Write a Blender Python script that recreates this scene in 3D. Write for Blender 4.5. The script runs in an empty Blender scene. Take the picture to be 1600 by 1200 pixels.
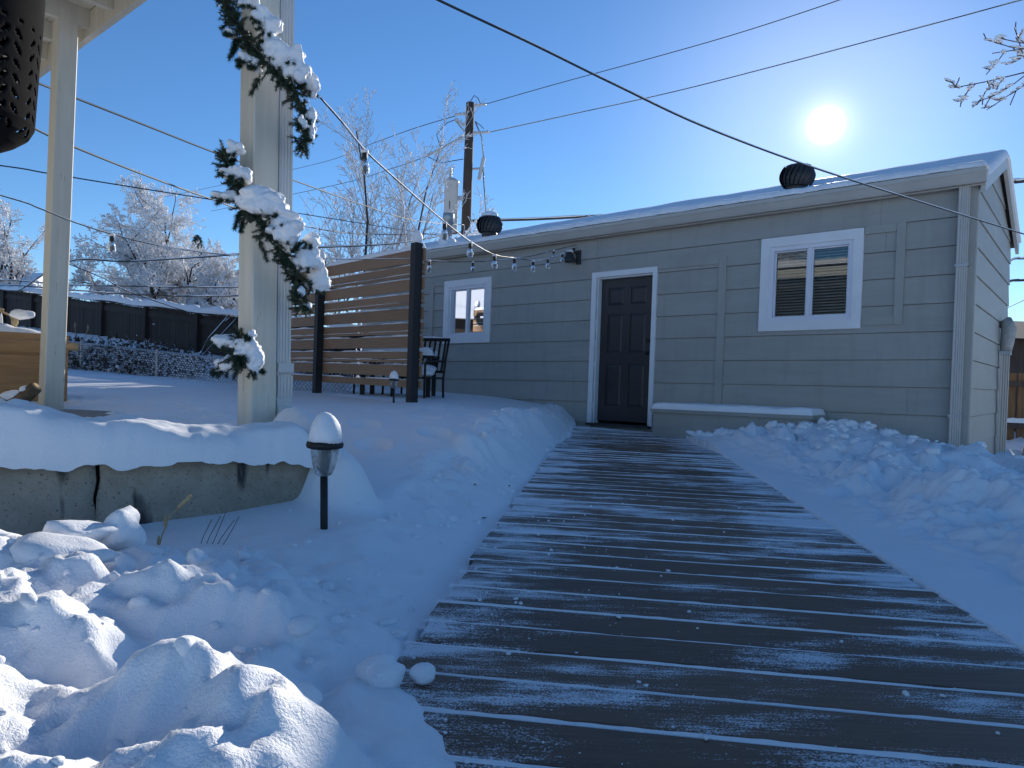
import bpy, math, random
import numpy as np
from mathutils import Vector, Matrix
random.seed(7); RNG = np.random.default_rng(7)
sc = bpy.context.scene
COL = sc.collection
R = math.radians

# ------------------------------------------------------------------ camera
cam = bpy.data.cameras.new('camera'); camo = bpy.data.objects.new('camera', cam); COL.objects.link(camo)
_p = math.atan(13/1100); _r = R(2.0)
_F = Vector((0, math.cos(_p), -math.sin(_p))); _U0 = Vector((0, math.sin(_p), math.cos(_p))); _R0 = Vector((1, 0, 0))
_R = _R0*math.cos(_r) + _U0*math.sin(_r); _U = _U0*math.cos(_r) - _R0*math.sin(_r)
m = Matrix((( _R.x, _U.x, -_F.x, 0), (_R.y, _U.y, -_F.y, 0), (_R.z, _U.z, -_F.z, .60), (0, 0, 0, 1)))
camo.matrix_world = m
cam.sensor_width = 36; cam.lens = 1100/1600*36; cam.clip_start = .05; cam.clip_end = 3000
sc.camera = camo

# ------------------------------------------------------------------ world, sun
SUN_EL, SUN_AZ = R(18.77), R(23.29)
SUNV = Vector((math.sin(SUN_AZ)*math.cos(SUN_EL), math.cos(SUN_AZ)*math.cos(SUN_EL), math.sin(SUN_EL)))
w = bpy.data.worlds.new('World'); sc.world = w; w.use_nodes = True
nt = w.node_tree; nt.nodes.clear()
def N(t, k, **kw):
    n = t.nodes.new(k)
    for a, b in kw.items(): setattr(n, a, b)
    return n
sky = N(nt, 'ShaderNodeTexSky', sky_type='NISHITA', sun_disc=False, sun_elevation=SUN_EL, sun_rotation=SUN_AZ,
        altitude=1600, air_density=1.0, dust_density=.12, ozone_density=4.5)
bg = N(nt, 'ShaderNodeBackground'); bg.inputs['Strength'].default_value = .143
tc = N(nt, 'ShaderNodeTexCoord'); dp = N(nt, 'ShaderNodeVectorMath', operation='DOT_PRODUCT'); dp.inputs[1].default_value = SUNV
nt.links.new(tc.outputs['Generated'], dp.inputs[0])
def wm(op, a, b):
    n = N(nt, 'ShaderNodeMath', operation=op)
    for i, v in enumerate((a, b)):
        if isinstance(v, (int, float)): n.inputs[i].default_value = v
        else: nt.links.new(v, n.inputs[i])
    return n.outputs[0]
om = wm('SUBTRACT', 1.0, dp.outputs['Value'])
def lobe(amp, width): return wm('MULTIPLY', wm('POWER', 2.71828, wm('MULTIPLY', om, -1/width)), amp)
glow = wm('ADD', wm('ADD', lobe(150, .00005), lobe(3.0, .0005)), lobe(1.9, .016))     # the sun and its aureole in the sky
gm = N(nt, 'ShaderNodeVectorMath', operation='SCALE'); gm.inputs[0].default_value = (1, .97, .95); nt.links.new(glow, gm.inputs['Scale'])
ad = N(nt, 'ShaderNodeVectorMath', operation='ADD'); hs_ = N(nt, 'ShaderNodeHueSaturation'); hs_.inputs['Saturation'].default_value = 1.09
nt.links.new(sky.outputs['Color'], hs_.inputs['Color']); nt.links.new(hs_.outputs[0], ad.inputs[0]); nt.links.new(gm.outputs[0], ad.inputs[1])
nt.links.new(ad.outputs[0], bg.inputs['Color'])
wo = N(nt, 'ShaderNodeOutputWorld'); nt.links.new(bg.outputs[0], wo.inputs['Surface'])
sl = bpy.data.lights.new('sun', 'SUN'); sl.energy = 5.0; sl.angle = R(.53); sl.color = (1, .93, .82)
so = bpy.data.objects.new('sun', sl); COL.objects.link(so); so.location = SUNV*50
so.rotation_euler = SUNV.to_track_quat('Z', 'Y').to_euler()
sc.view_settings.view_transform = 'Standard'; sc.view_settings.look = 'None'; sc.view_settings.gamma = 1
sc.view_settings.exposure = 0.13; sc.view_settings.use_curve_mapping = False
sc.render.engine = 'CYCLES'; sc.cycles.max_bounces = 7; sc.cycles.diffuse_bounces = 4; sc.cycles.glossy_bounces = 3; sc.cycles.use_denoising = True; sc.cycles.caustics_reflective = False; sc.cycles.caustics_refractive = False
sc.cycles.transparent_max_bounces = 12

# ------------------------------------------------------------------ materials
MAT = {}
def mat(name):
    mm = bpy.data.materials.new(name); mm.use_nodes = True; MAT[name] = mm
    t = mm.node_tree; return mm, t, t.nodes['Principled BSDF']
def sock(t, v, s):
    if hasattr(v, 'is_linked') or hasattr(v, 'links'): t.links.new(v, s)
    else: s.default_value = v
def coords(t, kind='Object', scale=(1, 1, 1), rot=(0, 0, 0)):
    c = N(t, 'ShaderNodeTexCoord'); mp = N(t, 'ShaderNodeMapping'); mp.inputs['Scale'].default_value = scale; mp.inputs['Rotation'].default_value = rot
    if kind == 'World':
        g = N(t, 'ShaderNodeNewGeometry'); t.links.new(g.outputs['Position'], mp.inputs['Vector'])
    else: t.links.new(c.outputs[kind], mp.inputs['Vector'])
    return mp.outputs[0]
def noise(t, vec, scale=5, detail=4, rough=.55):
    n = N(t, 'ShaderNodeTexNoise'); n.inputs['Scale'].default_value = scale; n.inputs['Detail'].default_value = detail; n.inputs['Roughness'].default_value = rough
    t.links.new(vec, n.inputs['Vector']); return n.outputs['Fac']
def ramp(t, fac, pts):
    r = N(t, 'ShaderNodeValToRGB'); e = r.color_ramp.elements
    while len(e) < len(pts): e.new(.5)
    for q, (p, c) in zip(e, pts): q.position = p; q.color = (c, c, c, 1) if isinstance(c, (int, float)) else (*c, 1)
    t.links.new(fac, r.inputs[0]); return r.outputs[0]
def mix(t, fac, a, b, mode='MIX'):
    n = N(t, 'ShaderNodeMix', data_type='RGBA', blend_type=mode); sock(t, fac, n.inputs[0])
    for v, s in ((a, n.inputs[6]), (b, n.inputs[7])):
        if isinstance(v, tuple): s.default_value = (*v, 1) if len(v) == 3 else v
        else: t.links.new(v, s)
    return n.outputs[2]
def math_(t, op, a, b=0.0):
    n = N(t, 'ShaderNodeMath', operation=op); sock(t, a, n.inputs[0]); sock(t, b, n.inputs[1]); return n.outputs[0]
def bump(t, b, height, strength=.3, dist=.01):
    n = N(t, 'ShaderNodeBump'); n.inputs['Strength'].default_value = strength; n.inputs['Distance'].default_value = dist
    t.links.new(height, n.inputs['Height']); t.links.new(n.outputs[0], b.inputs['Normal']); return n
def normal_up(t):
    g = N(t, 'ShaderNodeNewGeometry'); s = N(t, 'ShaderNodeSeparateXYZ'); t.links.new(g.outputs['Normal'], s.inputs[0]); return s.outputs['Z']
def simple(name, col, rough=.6, var=.15, scale=8, bmp=.0, bscale=60, metal=0, kind='Object', stretch=(1, 1, 1)):
    mm, t, b = mat(name); v = coords(t, kind, stretch)
    n = noise(t, v, scale, 5)
    lo = tuple(c*(1-var) for c in col); hi = tuple(min(1, c*(1+var)) for c in col)
    t.links.new(ramp(t, n, [(.3, lo), (.7, hi)]), b.inputs['Base Color']); b.inputs['Roughness'].default_value = rough; b.inputs['Metallic'].default_value = metal
    if bmp: bump(t, b, noise(t, v, bscale, 4), bmp, .004)
    return mm
def snowmat(name, fine=220., col=(.925, .93, .945)):
    mm, t, b = mat(name); v = coords(t, 'World')
    n1 = noise(t, v, 2.5, 4); n2 = noise(t, v, fine, 3, .6); n3 = noise(t, v, 26, 6, .72)
    t.links.new(ramp(t, n1, [(.3, tuple(c*.965 for c in col)), (.7, col)]), b.inputs['Base Color'])
    b.inputs['Roughness'].default_value = .55; b.inputs['Specular IOR Level'].default_value = .35
    h = math_(t, 'ADD', math_(t, 'MULTIPLY', n2, .45), math_(t, 'MULTIPLY', n3, .5))
    bump(t, b, h, .62, .009)
    return mm
snowmat('snow')
snowmat('snow_far', 60)
# lap siding: grey-green paint, faint brushing and grime
mm, t, b = mat('siding'); v = coords(t, 'World', (1, 1, 6)); oi = N(t, 'ShaderNodeObjectInfo')
c1 = ramp(t, noise(t, v, 1.5, 6, .65), [(.25, (.32, .31, .28)), (.75, (.40, .39, .355))])
c2 = mix(t, .22, c1, ramp(t, oi.outputs['Random'], [(0, (.30, .29, .26)), (1, (.42, .41, .375))]))
st = ramp(t, noise(t, coords(t, 'World', (5, 5, .7)), 1.6, 5, .7), [(.50, 0), (.78, .38)])
t.links.new(mix(t, st, c2, (.24, .225, .195)), b.inputs['Base Color']); b.inputs['Roughness'].default_value = .55; bump(t, b, noise(t, coords(t, 'World', (3, 3, 1)), 70, 4), .12, .003)
simple('trim_grey', (.36, .35, .318), .55, .08, 3, .08)
simple('white_paint', (.78, .78, .79), .45, .05, 4, .05)
simple('vinyl', (.74, .75, .80), .35, .03, 4)
simple('door_black', (.034, .033, .036), .42, .2, 3, .1, 90)
simple('gutter', (.47, .45, .41), .4, .06, 3)
simple('black_metal', (.010, .010, .011), .6, .3, 10)
simple('matt_black', (.008, .008, .009), .95, .3, 10); MAT['matt_black'].node_tree.nodes['Principled BSDF'].inputs['Specular IOR Level'].default_value = .08
simple('black_wood', (.012, .0125, .015), .6, .3, 20, .2, 60)
simple('dark_metal', (.035, .033, .034), .5, .2, 10, .1)
simple('galvanized', (.40, .41, .42), .4, .15, 12, .05, metal=.6)
simple('pole_wood', (.085, .06, .045), .85, .35, 6, .4, 40, stretch=(6, 6, .4))
simple('grey_steel', (.50, .51, .52), .45, .06, 4)
simple('wire', (.03, .03, .032), .6, .2, 4)
simple('rubber', (.02, .02, .02), .6, .1, 4)
simple('straw', (.42, .31, .17), .8, .25, 30)
simple('twig', (.10, .075, .06), .85, .3, 15)
simple('interior', (.05, .05, .055), .9, .2, 3)
simple('blind', (.80, .80, .80), .5, .05, 5)
simple('curtain', (.30, .30, .33), .8, .2, 6)
simple('concrete_slab', (.32, .29, .25), .9, .25, 25, .5, 120)
simple('insulation', (.36, .36, .35), .7, .15, 20, .3, 40)
# peeling cream porch paint
mm, t, b = mat('cream_paint'); v = coords(t, 'World', (14, 14, .9))
c1 = ramp(t, noise(t, v, 2, 4), [(.3, (.60, .565, .47)), (.7, (.69, .655, .56))])
pe = ramp(t, noise(t, coords(t, 'World', (26, 26, 1.1)), 3.1, 6, .7), [(.655, 0), (.675, 1)])
t.links.new(mix(t, pe, c1, (.23, .15, .09)), b.inputs['Base Color']); b.inputs['Roughness'].default_value = .6
bump(t, b, noise(t, v, 9, 5, .7), .5, .004)
# concrete block
mm, t, b = mat('concrete'); v = coords(t, 'World')
c1 = ramp(t, noise(t, v, 5, 6, .7), [(.3, (.31, .25, .185)), (.55, (.44, .37, .285)), (.8, (.55, .475, .38))])
pit = ramp(t, noise(t, v, 130, 3, .6), [(.30, 0.0), (.40, 1.0)])
wet = ramp(t, noise(t, coords(t, 'World', (5, 5, 1.3)), 1.7, 3), [(.60, 0), (.66, 1)])
t.links.new(mix(t, wet, mix(t, pit, (.10, .09, .075), c1), (.055, .052, .05)), b.inputs['Base Color'])
b.inputs['Roughness'].default_value = .9; bump(t, b, noise(t, v, 110, 5, .7), .8, .008)
# brown privacy slats
mm, t, b = mat('slat_wood'); v = coords(t, 'Object', (1, 1, 1)); oi = N(t, 'ShaderNodeObjectInfo')
mp = coords(t, 'Object', (1.2, 20, 20)); c1 = ramp(t, noise(t, mp, 3, 6, .65), [(.3, (.205, .120, .066)), (.7, (.325, .20, .116))])
c2 = mix(t, .3, c1, ramp(t, oi.outputs['Random'], [(0, (.19, .11, .062)), (1, (.37, .23, .135))]))
t.links.new(c2, b.inputs['Base Color']); b.inputs['Roughness'].default_value = .65; bump(t, b, noise(t, mp, 8, 4), .25, .003)
# orange planter wood
mm, t, b = mat('planter_wood'); mp = coords(t, 'Object', (1.5, 1.5, 18)); c1 = ramp(t, noise(t, mp, 2.2, 6, .6), [(.3, (.30, .15, .055)), (.7, (.46, .25, .10))])
t.links.new(c1, b.inputs['Base Color']); b.inputs['Roughness'].default_value = .6; bump(t, b, noise(t, mp, 8, 4), .25, .003)
# black-brown board fence
mm, t, b = mat('fence_wood'); oi = N(t, 'ShaderNodeObjectInfo'); mp = coords(t, 'Object', (15, 15, 1))
c1 = ramp(t, noise(t, mp, 2, 5, .6), [(.3, (.022, .016, .013)), (.75, (.05, .036, .028))])
t.links.new(mix(t, .4, c1, ramp(t, oi.outputs['Random'], [(0, (.014, .011, .01)), (1, (.06, .042, .032))])), b.inputs['Base Color']); b.inputs['Roughness'].default_value = .8
simple('cedar', (.22, .11, .045), .75, .35, 5, .2, 40, stretch=(6, 6, .7))
# deck plank with frost and thin swept snow
mm, t, b = mat('deck_wood'); oi = N(t, 'ShaderNodeObjectInfo')
rz = R(7.53)
gr = coords(t, 'World', (1.3, 26, 10), (0, 0, rz)); sw = coords(t, 'World', (1.0, 7.5, 1), (0, 0, rz)); pl = coords(t, 'World')
c1 = ramp(t, noise(t, gr, 3, 6, .65), [(.3, (.085, .046, .026)), (.7, (.205, .115, .066))])
c1 = mix(t, .45, c1, ramp(t, oi.outputs['Random'], [(0, (.07, .04, .024)), (1, (.23, .135, .08))]))
s1 = noise(t, sw, 1.6, 5, .62); s2 = noise(t, coords(t, 'World', (3, 40, 1), (0, 0, rz)), 4, 4, .7); s3 = noise(t, pl, 260, 2, .5); s4 = noise(t, coords(t, 'World', (1.0, 2.2, 1), (0, 0, rz)), 2.3, 4, .6)
# more frost towards the two edges, where the broom did not reach
sx = N(t, 'ShaderNodeSeparateXYZ'); t.links.new(coords(t, 'Object'), sx.inputs[0])
ed = math_(t, 'ABSOLUTE', sx.outputs['X']); er = ramp(t, ed, [(.30, 0), (.70, .12)])
sm = math_(t, 'ADD', math_(t, 'ADD', math_(t, 'MULTIPLY', s1, .50), math_(t, 'MULTIPLY', s2, .26)), math_(t, 'MULTIPLY', s3, .34))
sm = math_(t, 'ADD', math_(t, 'ADD', sm, math_(t, 'MULTIPLY', s4, .55)), er)
sm = math_(t, 'ADD', sm, math_(t, 'MULTIPLY', math_(t, 'POWER', oi.outputs['Random'], 3.0), .10))
film = ramp(t, sm, [(.878, 0), (.925, .38), (.975, .93)])
t.links.new(mix(t, film, c1, (.84, .86, .90)), b.inputs['Base Color'])
t.links.new(ramp(t, film, [(0, .52), (.6, .8)]), b.inputs['Roughness']); b.inputs['Specular IOR Level'].default_value = .28
bump(t, b, math_(t, 'ADD', math_(t, 'MULTIPLY', noise(t, gr, 6, 4), .25), film), .45, .004)
# glass pane: mirror by Fresnel, clear otherwise
mm, t, b = mat('pane_glass'); t.nodes.remove(b); out = t.nodes['Material Output']
fr = N(t, 'ShaderNodeFresnel'); fr.inputs['IOR'].default_value = 1.62; gl = N(t, 'ShaderNodeBsdfGlossy'); gl.inputs['Roughness'].default_value = .0; gl.inputs['Color'].default_value = (.95, .97, 1, 1)
tr = N(t, 'ShaderNodeBsdfTransparent'); tr.inputs['Color'].default_value = (.80, .84, .84, 1); mx = N(t, 'ShaderNodeMixShader')
t.links.new(fr.outputs[0], mx.inputs[0]); t.links.new(tr.outputs[0], mx.inputs[1]); t.links.new(gl.outputs[0], mx.inputs[2]); t.links.new(mx.outputs[0], out.inputs['Surface'])
mm, t, b = mat('clear_glass'); b.inputs['Base Color'].default_value = (.9, .93, .92, 1); b.inputs['Roughness'].default_value = .06; b.inputs['Transmission Weight'].default_value = .85; b.inputs['IOR'].default_value = 1.4
bump(t, b, noise(t, coords(t, 'Object'), 90, 2), .8, .01)
# bark with snow lying on whatever faces up
def barkmat(name, col, lo, hi, frost=.0):
    mm, t, b = mat(name); up = normal_up(t); n = noise(t, coords(t, 'World'), 6, 3)
    f = ramp(t, math_(t, 'ADD', up, math_(t, 'MULTIPLY', n, .5)), [(lo, frost), (hi, 1)])
    t.links.new(mix(t, f, col, (.88, .89, .92)), b.inputs['Base Color']); b.inputs['Roughness'].default_value = .8
barkmat('bark_snowy', (.05, .04, .034), .52, .80)
barkmat('twig_frost', (.15, .125, .11), -.05, .45, .30)
barkmat('twig_rime', (.36, .32, .29), -.8, .0, .80)
barkmat('spruce_needles', (.025, .05, .03), .78, 1.0)
barkmat('bush_leaves', (.05, .042, .032), .85, 1.05)
simple('needles', (.018, .055, .030), .55, .45, 40)
simple('log_bark', (.16, .10, .055), .9, .45, 30, .6, 60)
simple('log_end', (.52, .34, .17), .8, .1, 30)
simple('downspout_white', (.60, .60, .58), .4, .06, 5)
simple('house_paint', (.55, .52, .45), .6, .08, 2)
simple('roof_felt', (.06, .06, .065), .9, .2, 20)

# ------------------------------------------------------------------ mesh helpers
def wloc(o):
    v = Vector((0, 0, 0))
    while o is not None: v += o.location; o = o.parent
    return v
def link(o, parent=None, label=None, cat=None, group=None, kind=None):
    COL.objects.link(o)
    if parent is not None: o.parent = parent
    if label: o['label'] = label
    if cat: o['category'] = cat
    if group: o['group'] = group
    if kind: o['kind'] = kind
    return o
def thing(name, loc, label, cat, group=None):
    o = bpy.data.objects.new(name, None); o.empty_display_size = .1; o.location = Vector([float(c) for c in loc])
    return link(o, None, label, cat, group)
def rawmesh(name, V, F, material=None, smooth=False):
    me = bpy.data.meshes.new(name); V = np.asarray(V, np.float32)
    if isinstance(F, np.ndarray):
        nF, k = F.shape; me.vertices.add(len(V)); me.vertices.foreach_set('co', V.ravel()); me.loops.add(nF*k)
        me.loops.foreach_set('vertex_index', F.ravel().astype(np.int32)); me.polygons.add(nF)
        me.polygons.foreach_set('loop_start', np.arange(0, nF*k, k, dtype=np.int32)); me.update(calc_edges=True)
    else: me.from_pydata([tuple(map(float, v)) for v in V], [], F); me.update()
    if smooth: me.polygons.foreach_set('use_smooth', [True]*len(me.polygons))
    if material: me.materials.append(MAT[material])
    return me
def put(name, V, F, material, parent=None, smooth=False, **kw):
    """a mesh object from world-space vertices; a parent empty carries its own location"""
    V = np.asarray(V, float)
    o = bpy.data.objects.new(name, None)
    org = np.array(wloc(parent)) if parent is not None else None
    if org is None:
        org = np.array([(V[:, 0].min()+V[:, 0].max())/2, (V[:, 1].min()+V[:, 1].max())/2, V[:, 2].min()])
        o = bpy.data.objects.new(name, rawmesh(name, V-org, F, material, smooth)); o.location = org
    else: o = bpy.data.objects.new(name, rawmesh(name, V-org, F, material, smooth))
    return link(o, parent, **kw)
class MB:
    def __init__(s, f=None): s.V = []; s.F = []; s.f = f
    def add(s, V, F):
        k = len(s.V); V = [np.asarray(v, float) for v in V]
        s.V += [s.f(*v) for v in V] if s.f else V
        s.F += [tuple(i+k for i in q) for q in F]; return s
    def box(s, x0, x1, y0, y1, z0, z1):
        return s.add([(x, y, z) for x in (x0, x1) for y in (y0, y1) for z in (z0, z1)],
                     [(0, 1, 3, 2), (4, 6, 7, 5), (0, 4, 5, 1), (2, 3, 7, 6), (0, 2, 6, 4), (1, 5, 7, 3)])
    def frame(s, x0, x1, z0, z1, wd, y0, y1):
        """a picture-frame in the x-z plane: outer rectangle, width wd (l, r, b, t)"""
        if not isinstance(wd, tuple): wd = (wd,)*4
        l, r, b_, t_ = wd
        o = [(x0, z0), (x1, z0), (x1, z1), (x0, z1)]; i = [(x0+l, z0+b_), (x1-r, z0+b_), (x1-r, z1-t_), (x0+l, z1-t_)]
        V = [(x, y, z) for y in (y0, y1) for (x, z) in o+i]; F = []
        for k in range(4):
            n = (k+1) % 4; F += [(k, n, n+4, k+4), (k+8, k+12, n+12, n+8), (k, k+8, n+8, n), (k+4, n+4, n+12, k+12)]
        return s.add(V, F)
    def obox(s, c, ax, ay, az):
        c, ax, ay, az = (np.asarray(q, float) for q in (c, ax, ay, az))
        return s.add([c+i*ax+j*ay+k*az for i in (-1, 1) for j in (-1, 1) for k in (-1, 1)],
                     [(0, 1, 3, 2), (4, 6, 7, 5), (0, 4, 5, 1), (2, 3, 7, 6), (0, 2, 6, 4), (1, 5, 7, 3)])
    def tube(s, pts, rad, n=8, cap=True, squash=None):
        pts = [np.asarray(q, float) for q in pts]; m_ = len(pts)
        if np.isscalar(rad): rad = [rad]*m_
        V = []; F = []; ref = None
        for i in range(m_):
            d = pts[min(i+1, m_-1)]-pts[max(i-1, 0)]; d = d/(np.linalg.norm(d)+1e-9)
            if ref is None: ref = np.array([0, 0, 1.]) if abs(d[2]) < .9 else np.array([1., 0, 0])
            a = np.cross(d, ref); a /= np.linalg.norm(a)+1e-9; b_ = np.cross(a, d); ref = b_
            for k in range(n):
                q = 2*math.pi*k/n; V.append(pts[i]+rad[i]*(a*math.cos(q)+b_*math.sin(q)))
        for i in range(m_-1):
            for k in range(n): F.append((i*n+k, i*n+(k+1) % n, (i+1)*n+(k+1) % n, (i+1)*n+k))
        if cap: F += [tuple(range(n))[::-1], tuple(range((m_-1)*n, m_*n))]
        return s.add(V, F)
    def lathe(s, c, prof, n=20, cap=True):
        c = np.asarray(c, float); V = []; F = []
        for (r_, z) in prof:
            for k in range(n): q = 2*math.pi*k/n; V.append(c+np.array([r_*math.cos(q), r_*math.sin(q), z]))
        for i in range(len(prof)-1):
            for k in range(n): F.append((i*n+k, i*n+(k+1) % n, (i+1)*n+(k+1) % n, (i+1)*n+k))
        if cap: F += [tuple(range(n))[::-1], tuple(range((len(prof)-1)*n, len(prof)*n))]
        return s.add(V, F)
    def prism(s, poly, z0, z1):
        n = len(poly); V = [(x, y, z0) for x, y in poly]+[(x, y, z1) for x, y in poly]
        F = [tuple(range(n))[::-1], tuple(range(n, 2*n))]+[(k, (k+1) % n, (k+1) % n+n, k+n) for k in range(n)]
        return s.add(V, F)
    def build(s, name, material, parent=None, smooth=False, **kw):
        return put(name, np.array(s.V), s.F, material, parent, smooth, **kw)

# value noise, cellular noise
def _h(i, j, sd):
    n = (i.astype(np.int64)*374761393 + j.astype(np.int64)*668265263 + sd*974634777) & 0x7fffffff
    n = ((n ^ (n >> 13))*1274126177) & 0x7fffffff; n = (n ^ (n >> 16)) & 0xffff
    return n/65535.0
def vn(x, y, sd=0):
    x = np.asarray(x, float); y = np.asarray(y, float); i = np.floor(x); j = np.floor(y); u = x-i; v_ = y-j
    u = u*u*u*(u*(u*6-15)+10); v_ = v_*v_*v_*(v_*(v_*6-15)+10)
    return (_h(i, j, sd)*(1-u)+_h(i+1, j, sd)*u)*(1-v_)+(_h(i, j+1, sd)*(1-u)+_h(i+1, j+1, sd)*u)*v_-.5
def fbm(x, y, sd=0, o=4, g=.5):
    s = 0; a = 1
    for k in range(o): s = s+a*vn(x*2**k, y*2**k, sd+k*17); a *= g
    return s
def cell(x, y, sd=0):
    x = np.asarray(x, float); y = np.asarray(y, float); i = np.floor(x); j = np.floor(y); d = np.full(x.shape, 9.)
    for a in (-1, 0, 1):
        for b_ in (-1, 0, 1):
            px = i+a+_h(i+a, j+b_, sd); py = j+b_+_h(i+a, j+b_, sd+5); d = np.minimum(d, (px-x)**2+(py-y)**2)
    return np.sqrt(d)
def blocks(x, y, sc_, sd, soft=.06, tilt=.55):
    x = np.asarray(x, float)*sc_; y = np.asarray(y, float)*sc_; i = np.floor(x); j = np.floor(y); out = np.full(x.shape, -1.)
    for a in (-1, 0, 1):
        for b_ in (-1, 0, 1):
            ii, jj = i+a, j+b_; px = ii+_h(ii, jj, sd); py = jj+_h(ii, jj, sd+5); q = _h(ii, jj, sd+9)*6.283; ca, sa = np.cos(q), np.sin(q)
            dx, dy = x-px, y-py; u = (dx*ca+dy*sa)/(.45+.5*_h(ii, jj, sd+13)); v_ = (-dx*sa+dy*ca)/(.35+.4*_h(ii, jj, sd+17)); dd = np.maximum(np.abs(u), np.abs(v_))+.25*np.hypot(u, v_)
            hc = .25+.75*_h(ii, jj, sd+21); out = np.maximum(out, hc+tilt*((_h(ii, jj, sd+25)-.5)*dx+(_h(ii, jj, sd+29)-.5)*dy)-1.6*np.maximum(0, dd-.55)**1.3)
    return np.clip(out, -.2, 1.4)
def ss(a, b_, x): q = np.clip((x-a)/(b_-a), 0, 1); return q*q*(3-2*q)
def gridfaces(nx, ny):
    a = np.arange((nx-1)*(ny-1)); i = a//(ny-1); j = a % (ny-1); k = i*ny+j
    return np.stack([k, k+ny, k+ny+1, k+1], 1)
def blanket(name, fmap, L0, L1, W0, W1, thick, nl, nw, edge=.06, drop=0., seed=1, parent=None, material='snow', lump=.25, lumpscale=6, **kw):
    """snow lying on a long surface: rounded edges, uneven thickness, real underside"""
    l = np.linspace(L0, L1, nl); wv = (W0+W1)/2+(W1-W0)/2*np.sin(np.linspace(-1, 1, nw)*math.pi/2)
    Lg, Wg = np.meshgrid(l, wv, indexing='ij')
    jag = fbm(Lg*9, Lg*0+seed, seed, 3)*edge*.35
    Wj = Wg+jag*np.sign(Wg-(W0+W1)/2)*np.abs((Wg-(W0+W1)/2)/((W1-W0)/2+1e-9))**3
    e = np.minimum(np.minimum(Wg-W0, W1-Wg), np.minimum(Lg-L0, L1-Lg)); e = np.clip(e/edge, 0, 1)
    th = thick*np.sqrt(1-(1-e)**2)*(1+lump*2*fbm(Lg*lumpscale, Wg*lumpscale, seed, 4))
    top = [fmap(a, b_, c) for a, b_, c in zip(Lg.ravel(), Wj.ravel(), th.ravel()-drop*(1-e.ravel()))]
    n = nl*nw; bot = [fmap(a, b_, -drop-.002) for a, b_ in zip(Lg.ravel(), Wj.ravel())]
    F = gridfaces(nl, nw); F2 = F[:, ::-1]+n
    ring = [i*nw for i in range(nl)]+[(nl-1)*nw+j for j in range(1, nw)]+[i*nw+nw-1 for i in range(nl-2, -1, -1)]+[j for j in range(nw-2, 0, -1)]
    rg = np.array([(ring[k], ring[(k+1) % len(ring)], ring[(k+1) % len(ring)]+n, ring[k]+n) for k in range(len(ring))])
    return put(name, np.array(top+bot), np.vstack([F, F2, rg[:, ::-1]]), material, parent, True, **kw)
def ico(sub=2):
    import bmesh
    bm = bmesh.new(); bmesh.ops.create_icosphere(bm, subdivisions=sub, radius=1)
    V = np.array([v.co[:] for v in bm.verts]); F = np.array([[q.index for q in f.verts] for f in bm.faces]); bm.free(); return V, F
ICO2 = ico(2); ICO3 = ico(3)
def lumps(specs, seed=0, rough=.22, base=ICO2, angular=False):
    """joined uneven lumps: specs = (centre, (rx, ry, rz), yaw)"""
    Vs, Fs = [], []; k = 0; r = np.random.default_rng(seed); V0, F0 = base
    for c, s_, yaw in specs:
        o = r.uniform(0, 50, 3); q = V0*1.35+o
        d = 1+rough*2*(vn(q[:, 0], q[:, 1]+q[:, 2]*.7, 3)+vn(q[:, 1]*1.3, q[:, 2]*1.3-q[:, 0]*.6, 9)+.45*vn(q[:, 0]*3.1, q[:, 2]*3.1+q[:, 1]*2, 4))
        if angular:
            nn = r.normal(0, 1, (11, 3)); nn /= np.linalg.norm(nn, axis=1, keepdims=True); hh = r.uniform(.62, 1.0, 11)
            dt = np.maximum(V0 @ nn.T, .05); rr_ = (hh[None]/dt); d = d*np.minimum((np.sum(rr_**-9, axis=1))**(-1/9), 1.25)
        v_ = V0*d[:, None]*np.asarray(s_); cy, sy = math.cos(yaw), math.sin(yaw)
        Vs.append(np.stack([v_[:, 0]*cy-v_[:, 1]*sy, v_[:, 0]*sy+v_[:, 1]*cy, v_[:, 2]], 1)+np.asarray(c)); Fs.append(F0+k); k += len(V0)
    return np.vstack(Vs), np.vstack(Fs)
def segs_mesh(P0, P1, R0, R1, n=3):
    """many straight twigs as n-sided tapered tubes"""
    P0, P1, R0, R1 = map(lambda q: np.asarray(q, float), (P0, P1, R0, R1)); d = P1-P0; L = np.linalg.norm(d, axis=1, keepdims=True)+1e-9; d = d/L
    ref = np.where(np.abs(d[:, 2:3]) < .9, np.array([[0, 0, 1.]]), np.array([[1., 0, 0]])); a = np.cross(d, ref); a /= np.linalg.norm(a, axis=1, keepdims=True); b_ = np.cross(a, d)
    M = len(P0); V = np.zeros((M, 2*n, 3))
    for k in range(n):
        q = 2*math.pi*k/n+.5; o = a*math.cos(q)+b_*math.sin(q); V[:, k] = P0+o*R0[:, None]; V[:, n+k] = P1+o*R1[:, None]
    base = (np.arange(M)*2*n)[:, None]
    F = np.concatenate([base+np.array([[k, (k+1) % n, n+(k+1) % n, n+k]]) for k in range(n)])
    return V.reshape(-1, 3), F

# ------------------------------------------------------------------ frames of the place
D0 = np.array([1.55966, 9.69327, .03697]); UH = np.array([.7669196, -.6417432, 0]); NW = np.array([-.6417432, -.7669196, 0]); KS = .01685
def S(u, o, h): return D0+UH*u+NW*o+np.array([0, 0, h+u*KS])           # shed frame: along the wall, towards the yard, up (the old shed sags 1 degree)
WD = np.array([.131, .9914, 0]); WN = np.array([.9914, -.131, 0]); WL = np.array([-.196, 1.632, 0])   # walkway: along, across, a point on its left edge
WW = 1.395
def zdeck(l): q = np.clip((l-4.3)/2.3, 0, 1); return -.085*q*q*(3-2*q)      # the last boards dip towards the door
def W_(a, l, z): return WL+WN*a+WD*l+np.array([0, 0, z])
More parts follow.
